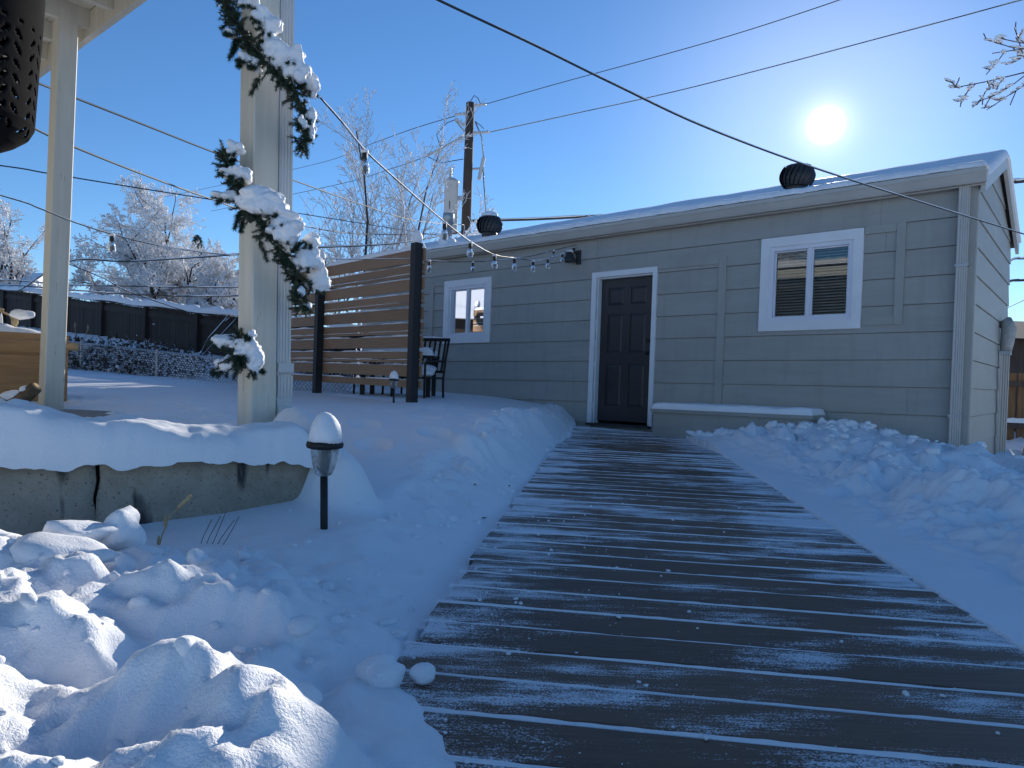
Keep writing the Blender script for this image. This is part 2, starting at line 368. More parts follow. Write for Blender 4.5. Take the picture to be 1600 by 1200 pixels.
# ------------------------------------------------------------------ snow-covered ground
RW0 = np.array([-.765, 2.70]); RWD = np.array([-.861, -.508]); RWN = np.array([.508, -.861])    # retaining wall: corner, along, outward (to the camera)
BF0 = np.array([-3.0, 13.05]); BFD = np.array([-.80, .60])                                       # board fence line
def ground(x, y):
    a = (x-WL[0])*WN[0]+(y-WL[1])*WN[1]; l = (x-WL[0])*WD[0]+(y-WL[1])*WD[1]
    dl = -a+.30*ss(.05, -.65, l)+.05*fbm(x*6, y*6, 91, 4)*ss(.3, -.3, l); dr = a-WW
    edgej = .03*fbm(l*2.3, l*0, 3, 4)*2
    # left yard
    hl = .085+.185*ss(.6, 3.4, l)-.09*ss(4.6, 6.6, l)*(1-ss(.3, 1.6, dl))
    wid = .50-.16*ss(2, 5, l)
    left = -.03+(hl+.03)*ss(-.03, 1, (dl+edgej+.03)/wid)**.85
    left = left+.022*fbm(x*1.3, y*1.3, 11, 4)*ss(.1, .6, dl)
    # lumpy shovelled edge
    berm = np.exp(-((dl-.33)/.16)**2)
    left = left+berm*(.05*(blocks(x, y, 3.3, 2)-.4)+.03*(blocks(x, y, 8, 6)-.4)+.020*(1-cell(x*5.5, y*4.2, 2))+.03*fbm(x*4, y*3, 8, 4))*(ss(.4, 2.2, l)*.9+.35)
    # shovelled pile in the foreground
    Q0 = np.array([-1.0, 3.20]); Q1 = np.array([-.62, 2.66]); qd = Q1-Q0; tq = np.clip(((x-Q0[0])*qd[0]+(y-Q0[1])*qd[1])/(qd@qd), 0, 1); rq = np.hypot(x-Q0[0]-tq*qd[0], y-Q0[1]-tq*qd[1])
    rdg = .435-.17*tq**1.5-.12*(rq/.10)**2+.035*fbm(x*7, y*7, 95, 4); left = .5*(left+rdg+np.sqrt((left-rdg)**2+.05**2))-.0*rq
    left = left-.5*np.maximum(0, np.sqrt((.0)**2+.05**2)-np.abs(left))*0
    for cx, cy, rx, ry, h in ((-.41, 1.00, .15, .105, .065), (-.29, .93, .11, .11, .035), (-.55, .80, .20, .10, .07), (-.72, 1.02, .24, .085, .06), (-.36, .80, .16, .13, .03),
                              (-.95, 1.25, .22, .14, .06), (-.85, 1.48, .20, .10, .05), (-1.15, 1.62, .22, .12, .06), (-.66, 1.40, .12, .09, .035), (-1.5, 1.45, .3, .2, .07)):
        q = ((x-cx+.03*fbm(x*7, y*7, 21, 2))/rx)**2+((y-cy+.03*fbm(x*7, y*7, 22, 2))/ry)**2
        left = left+h*np.exp(-q**1.6)*ss(.0, .3, dl)
    pile = ss(2.2, 1.5, y)*ss(.0, .45, dl)*ss(.25, -.35, x)
    xw = x+.05*fbm(x*5, y*5, 101, 3); yw = y+.05*fbm(x*5, y*5, 102, 3)
    bil = (.25-np.abs(vn(xw*5.5, yw*5.5, 103)))*.10+(.25-np.abs(vn(xw*11, yw*11, 104)))*.055+(.25-np.abs(vn(xw*23, yw*23, 105)))*.028+(.25-np.abs(vn(xw*47, yw*47, 106)))*.013
    left = left+pile*(.075*(blocks(xw, yw, 3.6, 31)-.35)+.024*(blocks(xw, yw, 8.5, 34)-.4)+.009*(blocks(x, y, 21, 36)-.4)+.005*(blocks(x, y, 40, 38)-.4)+.018*fbm(x*7, y*7, 33, 5, .6)+.8*bil)
    left = left+.010*ss(.0, .15, dl)*ss(1.2, -.2, l)*fbm(x*18, y*18, 108, 4)
    # behind the retaining wall the ground is hidden under the patio
    w1 = (x-RW0[0])*RWN[0]+(y-RW0[1])*RWN[1]; w0 = (x-RW0[0])*RWD[0]+(y-RW0[1])*RWD[1]
    front = ss(-.05, .4, w1)
    left = left-.065*np.exp(-((w1-.10)/.28)**2)*ss(.0, .9, w0)*ss(-.1, .0, w1)
    for fx, fy, fa in ((-.95, 4.6, .3), (-.62, 5.1, .4), (-1.0, 5.7, .3), (-.68, 6.2, .2), (-1.6, 4.9, .8), (-2.0, 5.5, .6), (-.75, 3.9, .2), (-.45, 4.3, .3), (-2.4, 6.4, .5), (-.55, 6.9, .1), (-.35, 5.6, .2)):
        ca, sa = math.cos(fa), math.sin(fa); uu = (x-fx)*ca+(y-fy)*sa; vv = -(x-fx)*sa+(y-fy)*ca; qq = (uu/.085)**2+(vv/.17)**2
        left = left-.05*np.exp(-qq**2)+.012*np.exp(-(np.sqrt(qq)-1.35)**2*6)
    left = left+.030*np.clip(-x-3.5, 0, 7)*ss(8, 12, y)
    # drift over the buried downspout extension by the porch post
    # right side: flush strip, then a thrown-up rough bank that falls off towards the lower corner
    strip = .004+.02*ss(0, .5, dr)
    bank = ss(.10, 1.1, dr)
    wallgap = 8.435-(x*.6417+y*.7669)         # metres in front of the shed wall
    hr = .10+.12*np.exp(-((dr-.35)/.5)**2-((l-4.9)/.75)**2)+.03*np.exp(-((wallgap-.75)/.55)**2)*ss(4.0, 2.0, dr)
    hr = hr-.26*ss(1.6, 3.6, dr)-.10*ss(.45, .05, wallgap)
    strip = strip-.05*ss(.9, .7, wallgap)*ss(.6, .45, dr)
    rg = strip+bank*hr+np.exp(-((dr-.3)/.3)**2-((l-5.15)/.5)**2)*.14
    rough = (.50+.50*ss(.4, 2.4, l+.5*dr))*ss(.08, .55, dr)+.6*np.exp(-((dr-.3)/.3)**2-((l-5.15)/.5)**2)
    xr = x+.08*fbm(x*3, y*3, 111, 3); yr = y+.08*fbm(x*3, y*3, 112, 3)
    rg = rg+ss(.2, .7, dr)*.03*fbm(x*1.7, y*1.7, 121, 4)
    rg = rg+rough*(.085*(blocks(xr, yr, 2.4, 41)-.4)+.055*(blocks(xr, yr, 5.5, 44)-.4)+.030*(blocks(xr, yr, 12, 46)-.4)+.06*fbm(x*2.6, y*2.6, 43, 5, .6)+.045*(.25-np.abs(vn(xr*7, yr*7, 113)))+.03*(.25-np.abs(vn(xr*15, yr*15, 114)))+.020*(.5-cell(xr*10, yr*10, 47)))
    z = np.where(a < WW/2, left, rg)
    on = (dl < -.012+edgej) & (a < WW+.0) & (wallgap > -.3)
    z = np.where(on, -.22, z)
    # lane at the shed's lower right corner
    z = z-.35*ss(3.6, 5.2, x)*ss(8.0, 5.5, y-.2*x)
    # bank up to the board fence
    fdist = (x-BF0[0])*BFD[1]-(y-BF0[1])*BFD[0]      # >0 on the near side
    fdist = -((x-BF0[0])*(-BFD[1])+(y-BF0[1])*BFD[0]); along = (x-BF0[0])*BFD[0]+(y-BF0[1])*BFD[1]
    nd = (x-BF0[0])*.6+(y-BF0[1])*.8
    rise = (.18+.062*np.clip(along, 0, 30))*ss(-1.7, -.1, nd)*ss(-3, 3, along)
    z = np.where(a < WW/2, z+rise, z)
    z = z+.35*ss(30, 70, y)
    return z
def axis(lo, hi, step, far0, far1, g=1.03):
    c = list(np.arange(lo, hi, step)); s_ = step; p = hi
    while p < far1: c.append(p); s_ *= g; p += s_
    s_ = step; p = lo-step; b_ = []
    while p > far0: b_.append(p); s_ *= g*1.01; p -= s_
    return np.array(b_[::-1]+c)
gx = axis(-1.7, 2.0, .0115, -300, 300); gy = axis(.6, 3.4, .0115, -300, 600)
Gx, Gy = np.meshgrid(gx, gy, indexing='ij'); Gz = ground(Gx, Gy)
put('snow_ground', np.stack([Gx.ravel(), Gy.ravel(), Gz.ravel()], 1), gridfaces(len(gx), len(gy)), 'snow', None, True, kind='structure')
def gz(x, y): return float(ground(np.array([float(x)]), np.array([float(y)]))[0])
#STAGE2
# ------------------------------------------------------------------ shed
def clip_poly(poly, nx, ny, c):
    """keep nx*x + ny*y <= c"""
    out = []
    for i in range(len(poly)):
        p, q = poly[i], poly[(i+1) % len(poly)]; a = nx*p[0]+ny*p[1]-c; b_ = nx*q[0]+ny*q[1]-c
        if a <= 0: out.append(p)
        if (a < 0 < b_) or (b_ < 0 < a): s_ = a/(a-b_); out.append((p[0]+(q[0]-p[0])*s_, p[1]+(q[1]-p[1])*s_))
    return out
def rects_minus(u0, u1, h0, h1, holes):
    us = sorted({u0, u1, *[x for q in holes for x in q[:2] if u0 < x < u1]}); hs = sorted({h0, h1, *[x for q in holes for x in q[2:] if h0 < x < h1]})
    out = []
    for a, b_ in zip(us, us[1:]):
        col = []
        for c, d in zip(hs, hs[1:]):
            mu, mh = (a+b_)/2, (c+d)/2
            if not any(q[0] < mu < q[1] and q[2] < mh < q[3] for q in holes): col.append([c, d])
        mrg = []
        for c, d in col:
            if mrg and abs(mrg[-1][1]-c) < 1e-9: mrg[-1][1] = d
            else: mrg.append([c, d])
        out += [(a, b_, c, d) for c, d in mrg]
    return out
UL, UR = -5.76, 3.98; DEPTH = 3.5; EAVE = 2.62; RIDGE_O, RIDGE_H = -1.72, 3.26
shed = thing('shed', S(0, -1.7, -.35), 'long low grey lap-sided shed with snow on its roof and black door', 'shed')
DOOR = (-.51, .385, -.06, 2.0); WINL = (-3.46, -2.62, 1.235, 2.07); WINR = (1.935, 2.865, 1.275, 2.165)
holes = [DOOR, WINL, WINR]
wm_ = MB(S)
for a, b_, c, d in rects_minus(UL, UR, -.6, EAVE+.05, holes): wm_.box(a, b_, -.10, -.012, c, d)
wall = wm_.build('wall', 'trim_grey', shed)
# side and rear walls
mb = MB(S); gab = [(-.10, -.6), (-DEPTH, -.6), (-DEPTH, EAVE), (RIDGE_O, RIDGE_H-.03), (-.10, EAVE+.02)]
n = len(gab); mb.add([(UR-.10, o, h) for o, h in gab]+[(UR-.012, o, h) for o, h in gab], [tuple(range(n)), tuple(range(n, 2*n))[::-1]]+[(k, k+n, (k+1) % n+n, (k+1) % n) for k in range(n)])
sidewall = mb.build('wall', 'trim_grey', shed)
mb = MB(S); mb.add([(UL, o, h) for o, h in gab]+[(UL+.10, o, h) for o, h in gab], [tuple(range(n)), tuple(range(n, 2*n))[::-1]]+[(k, k+n, (k+1) % n+n, (k+1) % n) for k in range(n)])
mb.build('wall', 'trim_grey', shed)
MB(S).box(UL+.1, UR-.1, -DEPTH, -DEPTH+.1, -.6, EAVE).build('wall', 'trim_grey', shed)
MB(S).box(UL+.1, UR-.1, -DEPTH+.1, -.1, -.12, -.06).build('floor', 'interior', shed)
# lap siding, one object per board
ROW = .2925; H0 = -.061-ROW
rr = random.Random(3)
for i in range(11):
    h0 = H0+i*ROW; h1 = min(h0+ROW, EAVE-.02)
    if h1-h0 < .05: continue
    cuts = [UL]; x = UL+rr.uniform(1.0, 3.4)
    while x < UR-.5: cuts.append(x); x += 3.66
    cuts.append(UR-.004)
    for a, b_ in zip(cuts, cuts[1:]):
        mb = MB(S); lastq = None
        for (p, q, c, d) in rects_minus(a+.001, b_-.001, h0, h1, holes):
            if q-p < .01 or d-c < .01: continue
            if lastq is not None and p > lastq+1e-6: mb.build('siding_board', 'siding', wall); mb = MB(S)
            lastq = q
            c = max(c, h0+.0065)
            def ow(h): return .021-.014*(h-h0)/ROW
            mb.add([(p, -.011, c), (q, -.011, c), (q, -.011, d), (p, -.011, d), (p, ow(c), c), (q, ow(c), c), (q, ow(d), d), (p, ow(d), d)],
                   [(0, 3, 2, 1), (4, 5, 6, 7), (0, 1, 5, 4), (3, 7, 6, 2), (0, 4, 7, 3), (1, 2, 6, 5)])
        if mb.V: mb.build('siding_board', 'siding', wall)
for i in range(13):
    h0 = H0+i*ROW; h1 = h0+ROW
    segs_ = [(-.0, -DEPTH)] if i % 2 else [(0, -1.5), (-1.502, -DEPTH)]
    if i == 2: segs_ = [(0, -.55), (-.552, -DEPTH)]
    for o0, o1 in segs_:
        poly = [(o0, h0+.0065), (o0, h1), (o1, h1), (o1, h0+.0065)]
        sl_ = (RIDGE_H-EAVE)/(-RIDGE_O); poly = clip_poly(poly, sl_, 1, EAVE-.03); poly = clip_poly(poly, -sl_, 1, RIDGE_H-.05-sl_*RIDGE_O)
        poly = clip_poly(poly, 0, 1, RIDGE_H-.06)
        if len(poly) < 3: continue
        def uw(h): return UR+.021-.014*(h-h0)/ROW
        n = len(poly)
        MB(S).add([(UR-.011, o, h) for o, h in poly]+[(uw(h), o, h) for o, h in poly], [tuple(range(n))[::-1], tuple(range(n, 2*n))]+[(k, (k+1) % n, (k+1) % n+n, k+n) for k in range(n)]).build('siding_board', 'siding', sidewall)
# flat trim boards round the patched openings, corner boards
def trimboard(u0, u1, h0, h1, o1=.034, m_='trim_grey', par=None): return MB(S).box(u0, u1, .004, o1, h0, h1).build('trim_board', m_, par or wall)
trimboard(3.29, 3.375, 1.20, 2.285); trimboard(2.975, 3.287, 2.20, 2.285, .032); trimboard(2.975, 3.287, 1.20, 1.285, .032)
trimboard(1.305, 1.40, -.3, 2.125); trimboard(.455, 1.302, 2.035, 2.125, .032)
trimboard(-3.93, -3.84, 1.10, 2.20); trimboard(-3.838, -3.58, 2.115, 2.20, .032)
trimboard(UR-.075, UR+.030, -.5, EAVE-.03, .036)
MB(S).box(UR+.002, UR+.034, -.075, .003, -.5, EAVE-.03).build('trim_board', 'trim_grey', sidewall)
# roof
sl_ = (RIDGE_H-EAVE)/(-RIDGE_O); UO0, UO1 = UL-.10, UR+.09
def roofpt(u, w_, t):           # w_ metres up the slope from the front edge, over the ridge and down
    Lf = math.hypot(RIDGE_O-.10, sl_*(RIDGE_O-.10)); c = 1/math.hypot(1, sl_)
    if w_ < Lf: o = .10-w_*c
    else: o = RIDGE_O-(w_-Lf)*c
    h = RIDGE_H+.05-sl_*abs(o-RIDGE_O)
    return S(u, o, h+t)
LF = math.hypot(RIDGE_O-.10, sl_*(RIDGE_O-.10)); LT = LF+math.hypot(DEPTH+RIDGE_O+.15, sl_*(DEPTH+RIDGE_O+.15))
rf = MB()
for wa, wb in ((0, LF), (LF, LT)):
    rf.add([roofpt(u, w_, t) for u in (UO0, UO1) for w_ in (wa, wb) for t in (-.06, 0)], [(0, 1, 3, 2), (4, 6, 7, 5), (0, 4, 5, 1), (2, 3, 7, 6), (0, 2, 6, 4), (1, 5, 7, 3)])
roof = rf.build('roof', 'roof_felt', shed)
MB(S).box(UO0, UO1, .075, .099, EAVE-.065, EAVE+.02).build('fascia', 'gutter', roof)
MB(S).box(UL, UR+.05, .002, .075, EAVE-.045, EAVE-.028).build('soffit', 'gutter', roof)
# rake boards on the gable end
for wa, wb in ((.02, LF), (LF, LT)):
    MB().add([q+np.array([0, 0, dz]) for u in (UO1-.035, UO1+.004) for w_ in (wa, wb) for q in [roofpt(u, w_, 0)] for dz in (-.15, .002)],
             [(0, 1, 3, 2), (4, 6, 7, 5), (0, 4, 5, 1), (2, 3, 7, 6), (0, 2, 6, 4), (1, 5, 7, 3)]).build('rake_board', 'gutter', roof)
# gutter: a K-shaped trough
prof = [(.101, EAVE+.085), (.101, EAVE-.045), (.165, EAVE-.050), (.182, EAVE-.02), (.205, EAVE+.035), (.215, EAVE+.045), (.215, EAVE+.085), (.205, EAVE+.085), (.200, EAVE+.055), (.115, EAVE+.05)]
n = len(prof); MB(S).add([(UO0-.02, o, h) for o, h in prof]+[(UO1+.02, o, h) for o, h in prof], [tuple(range(n))[::-1], tuple(range(n, 2*n))]+[(k, (k+1) % n, (k+1) % n+n, k+n) for k in range(n)]).build('gutter', 'gutter', shed)
# downspout on the right corner
def corrugated(c, ax, ay, z0, z1, mb=None, ribs=4):
    """rectangular ribbed pipe section; ax, ay half-size vectors"""
    mb = mb or MB(); c, ax, ay = map(lambda q: np.asarray(q, float), (c, ax, ay)); P = []
    for (p, q) in (((-1, -1), (1, -1)), ((1, -1), (1, 1)), ((1, 1), (-1, 1)), ((-1, 1), (-1, -1))):
        k = ribs*2+1
        for i in range(k):
            s_ = i/k; x = p[0]+(q[0]-p[0])*s_; y = p[1]+(q[1]-p[1])*s_; d = 1-.16*(i % 2)
            if abs(p[1]-q[1]) < .1: y *= d
            else: x *= d
            P.append(ax*x+ay*y)
    n = len(P); return mb.add([c+p+np.array([0, 0, z0]) for p in P]+[c+p+np.array([0, 0, z1]) for p in P], [tuple(range(n))[::-1], tuple(range(n, 2*n))]+[(k, (k+1) % n, (k+1) % n+n, k+n) for k in range(n)])
c0 = S(3.90, .075, 0); dsp = corrugated(c0, UH*.046, NW*.034, -.32, EAVE-.05).build('downspout', 'gutter', shed)
for hz in (.245, 1.77): MB(S).box(3.84, 3.96, .036, .114, hz-.014, hz+.014).build('strap', 'galvanized', dsp)
# roof vents: two turbines and a flue
def turbine(u, o, scale, base_h):
    t_ = MB(); c = S(u, o, base_h); r_ = .19*scale
    t_.lathe(c, [(r_*.62, -.25), (r_*.62, .12*scale), (r_*.66, .13*scale), (r_*.66, .16*scale)], 20)
    tv = t_.build('turbine_vent', 'dark_metal', shed, True)
    MB().lathe(c, [(r_*.6, .15*scale), (r_*.82, .22*scale), (r_*.9, .29*scale), (r_*.8, .38*scale), (r_*.3, .42*scale)], 18).build('core', 'dark_metal', tv, True)
    nv = 20; vm = None
    for k in range(nv):
        q = 2*math.pi*k/nv; V = []; F = []; st = 9
        for i in range(st):
            s_ = i/(st-1); z = .16*scale+.25*scale*s_; rad = r_*(.66+.36*math.sin(math.pi*(.08+.84*s_)))
            for dq, dr in ((0, 0), (2*math.pi/nv*.8, .018*scale)):
                V.append((math.cos(dq+.5*s_)*(rad+dr), math.sin(dq+.5*s_)*(rad+dr), z))
        for i in range(st-1): F.append((2*i, 2*i+1, 2*i+3, 2*i+2))
        if vm is None: vm = rawmesh('vane', V, F, 'dark_metal', True)
        ov = bpy.data.objects.new('vane', vm); link(ov, tv); ov.location = Vector(c)-wloc(tv); ov.rotation_euler = (0, 0, q)
    MB().lathe(c, [(r_*.86, .37*scale), (r_*.72, .415*scale), (r_*.4, .435*scale), (.01, .44*scale)], 20).build('cap', 'dark_metal', tv, True)
    return c+np.array([0, 0, .41*scale]), r_
def roof_h(o): return RIDGE_H+.05-sl_*abs(o-RIDGE_O)
T1 = turbine(2.06, -.45, 1.0, roof_h(-.45)-.02); T2 = turbine(-3.30, -.75, 1.1, roof_h(-.75)-.02)
V_, F_ = lumps([(T2[0]+np.array([0, 0, .02]), (.15, .15, .075), 0)], 3, .1, ICO3); put('snow_cap', V_, F_, 'snow', None, True, kind='stuff', label='snow cap on the left turbine vent')
cf = S(-4.28, -.7, roof_h(-.7)); fl = MB().lathe(cf, [(.075, -.1), (.075, .44), (.105, .45), (.105, .62), (.095, .64), (.02, .65)], 18).build('flue', 'galvanized', shed, True)
V_, F_ = lumps([(cf+np.array([0, -.02, .12]), (.16, .16, .10), 0)], 5, .15, ICO3); put('snow_heap', V_, F_, 'snow', None, True, kind='stuff', label='snow heaped round the roof flue')
blanket('roof_snow', lambda l, w_, t: roofpt(l, w_-.09, t+.004) if w_ > .09 else S(l, .10+(.09-w_), EAVE+.05+.052+t), UO0-.03, UO1+.03, 0.0, LT+.09, .088, 330, 46, .09, .0, 5, lump=.12, lumpscale=1.1, kind='stuff', label='thick snow lying on the grey shed roof')
# windows
def window(u0, u1, h0, h1, hole, blind):
    wd = MB(S).frame(u0, u1, h0, h1, (hole[0]-u0, u1-hole[1], hole[2]-h0, h1-hole[3]), .008, .040).build('window', 'white_paint', shed)
    a, b_, c, d = hole
    MB(S).frame(a, b_, c, d, .048, -.09, .022).build('frame', 'vinyl', wd)
    mid = (a+b_)/2-.01
    MB(S).box(mid-.022, mid+.022, -.06, .012, c+.049, d-.049).build('mullion', 'vinyl', wd)
    MB(S).frame(a+.049, mid-.023, c+.049, d-.049, .018, -.055, -.015).build('sash', 'vinyl', wd)
    MB(S).frame(mid+.023, b_-.049, c+.049, d-.049, .018, -.04, -.002).build('sash', 'vinyl', wd)
    MB(S).box(a+.067, mid-.041, -.038, -.034, c+.067, d-.067).build('pane', 'pane_glass', wd)
    MB(S).box(mid+.041, b_-.067, -.024, -.020, c+.067, d-.067).build('pane', 'pane_glass', wd)
    if blind:
        z = d-.06; first = None
        while z > c+.05:
            if first is None:
                first = MB(S); first.add([(a+.03, -.118, z+.009), (b_-.03, -.118, z+.009), (b_-.03, -.100, z-.009), (a+.03, -.100, z-.009)], [(0, 1, 2, 3)]); o = first.build('blind_slat', 'blind', wd); z00 = z
            else:
                o2 = o.copy(); COL.objects.link(o2); o2.location = (0, 0, z-z00)
            z -= .034
    else:
        for x0, x1 in ((a+.0, a+.16), (mid+.10, mid+.30)):
            V = [(x0+(x1-x0)*i/12, -.17+.02*math.sin(i*1.9), h) for i in range(13) for h in (c, d)]
            MB(S).add(V, [(2*i, 2*i+2, 2*i+3, 2*i+1) for i in range(12)]).build('curtain', 'curtain', wd, True)
    return wd
window(-3.572, -2.51, 1.127, 2.18, WINL, False); window(1.832, 2.966, 1.168, 2.277, WINR, True)
# door with casing
dc = MB(S); a, b_, c, d = DOOR
dc.box(a-.075, a, .006, .042, c, d+.075); dc.box(b_, b_+.062, .006, .042, c, d+.075); dc.box(a, b_, .006, .041, d, d+.075)
dc.box(a, a+.022, -.11, .005, c, d); dc.box(b_-.022, b_, -.11, .005, c, d); dc.box(a+.022, b_-.022, -.11, .005, d-.022, d)
dc.build('door_frame', 'white_paint', shed)
a2, b2, c2, d2 = a+.024, b_-.024, -.02, d-.024
ds = MB(S); ds.box(a2, b2, -.115, -.088, c2, d2); pu = [(a2+.115, (a2+b2)/2-.055), ((a2+b2)/2+.055, b2-.115)]; ph = [(c2+.20, c2+.80), (c2+.95, c2+1.50), (c2+1.62, d2-.12)]
for x0, x1, y0, y1 in rects_minus(a2, b2, c2, d2, [(p[0], p[1], q[0], q[1]) for p in pu for q in ph]): ds.box(x0, x1, -.0879, -.076, y0, y1)
door = ds.build('door', 'door_black', shed)
for p in pu:
    for q in ph:
        MB(S).add([(p[0]+.012, -.0878, q[0]+.012), (p[1]-.012, -.0878, q[0]+.012), (p[1]-.012, -.0878, q[1]-.012), (p[0]+.012, -.0878, q[1]-.012),
                   (p[0]+.04, -.078, q[0]+.04), (p[1]-.04, -.078, q[0]+.04), (p[1]-.04, -.078, q[1]-.04), (p[0]+.04, -.078, q[1]-.04)],
                  [(4, 5, 6, 7), (0, 1, 5, 4), (1, 2, 6, 5), (2, 3, 7, 6), (3, 0, 4, 7)]).build('panel', 'door_black', door)
def knobat(u, h, r_, name):
    V, F = ICO2; c = S(u, -.045, h); V2 = V*r_; mb = MB(); mb.tube([S(u, -.076, h), S(u, -.05, h)], r_*.55, 10); mb.add(list(V2+c), [tuple(f) for f in F]); mb.build(name, 'black_metal', door, True)
knobat(b2-.07, .93, .027, 'knob'); MB().tube([S(b2-.07, -.076, 1.10), S(b2-.07, -.052, 1.10)], .028, 14).build('deadbolt', 'black_metal', door)
MB(S).box(a-.06, b_+.04, -.10, .10, -.085, -.055).build('threshold', 'dark_metal', shed)
# right side: insulated pipe running down the wall to a kettle-grey outlet
mb = MB(); corrugated(S(UR+.085, -2.55, 0), UH*.045, NW*.05, -.75, 1.05, mb, 3); sp = mb.build('side_pipe', 'gutter', shed)
MB().tube([S(UR+.02, -2.62, 1.36), S(UR+.09, -2.58, 1.40), S(UR+.11, -2.55, 1.32), S(UR+.10, -2.55, 1.15), S(UR+.085, -2.55, 1.02)], [.05, .075, .085, .075, .065], 14).build('elbow', 'insulation', sp, True)
MB(S).box(UR+.02, UR+.145, -2.62, -2.48, .98, 1.03).build('strap', 'galvanized', sp)

# wall lamp over the door
lamp = thing('wall_lamp', S(-.90, .03, 2.28), 'small dark hooded lamp on the siding left of the black door', 'wall lamp')
MB(S).box(-.87, -.80, .018, .05, 2.22, 2.42).build('back_plate', 'dark_metal', lamp)
lc = S(-.93, .13, 2.30); MB().lathe(lc, [(.012, .11), (.045, .10), (.06, .03), (.095, -.02), (.10, -.05)], 18).build('hood', 'dark_metal', lamp, True)
MB().tube([S(-.83, .05, 2.37), S(-.87, .10, 2.40), S(-.93, .13, 2.405)], .014, 8).build('arm', 'dark_metal', lamp, True)
V_, F_ = lumps([(lc+np.array([0, 0, .10]), (.06, .055, .035), 0)], 8, .15, ICO2); put('snow_tuft', V_, F_, 'snow', None, True, kind='stuff', label='tuft of snow on the wall lamp')

# ------------------------------------------------------------------ walkway of planks
PW, PG = .1385, .0085; STEP = PW+PG; NP0 = -9
walk = thing('walkway', W_(WW/2, -1.5, 0), 'swept plank walkway streaked with frost leading up to the black door', 'walkway')
hw, hl_, bv = PW/2, WW/2, .004
V = [(x, y, z) for x in (-hl_, hl_) for (y, z) in ((-hw, -.036), (hw, -.036), (hw, -bv), (hw-bv, 0), (-hw+bv, 0), (-hw, -bv))]
F = [(0, 1, 2, 3, 4, 5)[::-1], (6, 7, 8, 9, 10, 11)]+[(k, (k+1) % 6, (k+1) % 6+6, k+6) for k in range(6)]
pm = rawmesh('plank', V, F[:1][:0]+[tuple(q) for q in F], 'deck_wood')
ang = math.atan2(WN[1], WN[0]); rp = random.Random(11); lastl = 0
for i in range(NP0, 70):
    l = i*STEP; ctr = W_(WW/2, l, 0); gap = 8.435-(ctr[0]*.6417+ctr[1]*.7669)
    ext = abs(WN[0]*.6417+WN[1]*.7669)*WW/2+.1
    jit = rp.uniform(-.012, .012); dz = rp.uniform(-.0025, .0015)
    if gap > ext:
        o = bpy.data.objects.new('plank', pm); link(o, walk); o.location = Vector(ctr)-walk.location+Vector((WN[0]*jit, WN[1]*jit, dz+zdeck(l))); o.rotation_euler = (0, rp.uniform(-.0012, .0012), ang+rp.uniform(-.0025, .0025)); lastl = l
    elif gap > -ext:
        poly = [(x, y) for x, y in ((-hl_, -hw), (hl_, -hw), (hl_, hw), (-hl_, hw))]
        poly = [tuple(W_(WW/2+x, l+y, 0)[:2]) for x, y in poly]; poly = clip_poly(poly, .6417, .7669, 8.435-.045)
        if len(poly) >= 3: MB().prism(poly, -.036+float(zdeck(l)), dz-.001+float(zdeck(l))).build('plank', 'deck_wood', walk)
for a in (.12, WW/2, WW-.12):
    MB().obox(W_(a, 3.0, -.20), WN*.02, WD*5.6, np.array([0, 0, .066])).build('joist', 'deck_wood', walk)
# snow packed in the gaps and smeared over plank edges
Vs = []; Fs = []; k = 0; rg_ = np.random.default_rng(5)
for i in range(NP0, 62):
    l = (i+.5)*STEP; nseg = 150; aa = np.linspace(-.01, WW+.01, nseg)
    wdt = np.clip(.0048+.0080*np.maximum(0, fbm(aa*3.1+i*7.7, aa*0+i*1.37, 61, 3)+.02)+.004*np.maximum(0, vn(aa*21, aa*0+i*3.3, 64)), .0046, .015)
    off = .006*vn(aa*2.2, aa*0+i*5.1, 66); top = .0002+.55*(wdt-.0046)+.0022*vn(aa*30, aa*0+i*1.7, 68)-.006*np.maximum(0, vn(aa*1.3+i*3.1, aa*0+i*2.2, 69)-.18)
    for sgn, zz in ((-1, -.012), (-.55, 0), (0, 1), (.55, 0), (1, -.012)):
        z = top if zz == 1 else (top*.75 if zz == 0 else np.full_like(top, -.004))
        Vs.append(WL[None, :]+WN[None, :]*aa[:, None]+WD[None, :]*(l+off+wdt*sgn)[:, None]+np.stack([aa*0, aa*0, z+zdeck(l)], 1))
    b5 = np.array([[r_*nseg+c, r_*nseg+c+1, (r_+1)*nseg+c+1, (r_+1)*nseg+c] for r_ in range(4) for c in range(nseg-1)])+k; Fs.append(b5); k += 5*nseg
Vs = np.vstack(Vs); keep = 8.435-(Vs[:, 0]*.6417+Vs[:, 1]*.7669) > .05; Vs[~keep, 2] = -.13
put('gap_snow', Vs, np.vstack(Fs), 'snow', None, True, kind='stuff', label='snow packed in the gaps between walkway planks')

# ------------------------------------------------------------------ low grey bench box right of the door
bx = thing('bench_box', S(1.66, .30, -.06), 'low grey boarded bench box with a snowy lid right of the black door', 'bench')
BU0, BU1, BO = .70, 2.66, .52
MB(S).box(BU0+.03, BU1-.03, .05, BO, -.25, .155).build('body', 'siding', bx)
MB(S).box(BU0, BU1, .045, BO+.03, .157, .20).build('lid', 'trim_grey', bx)
MB(S).box(BU1-.13, BU1-.028, BO+.001, BO+.018, -.25, .155).build('corner_board', 'trim_grey', bx)
blanket('bench_snow', lambda l, w_, t: S(l, w_, .202+t), BU0+.01, BU1-.01, .05, BO+.035, .072, 90, 22, .045, 0, 9, lump=.12, lumpscale=4, kind='stuff', label='smooth snow on the bench box lid')

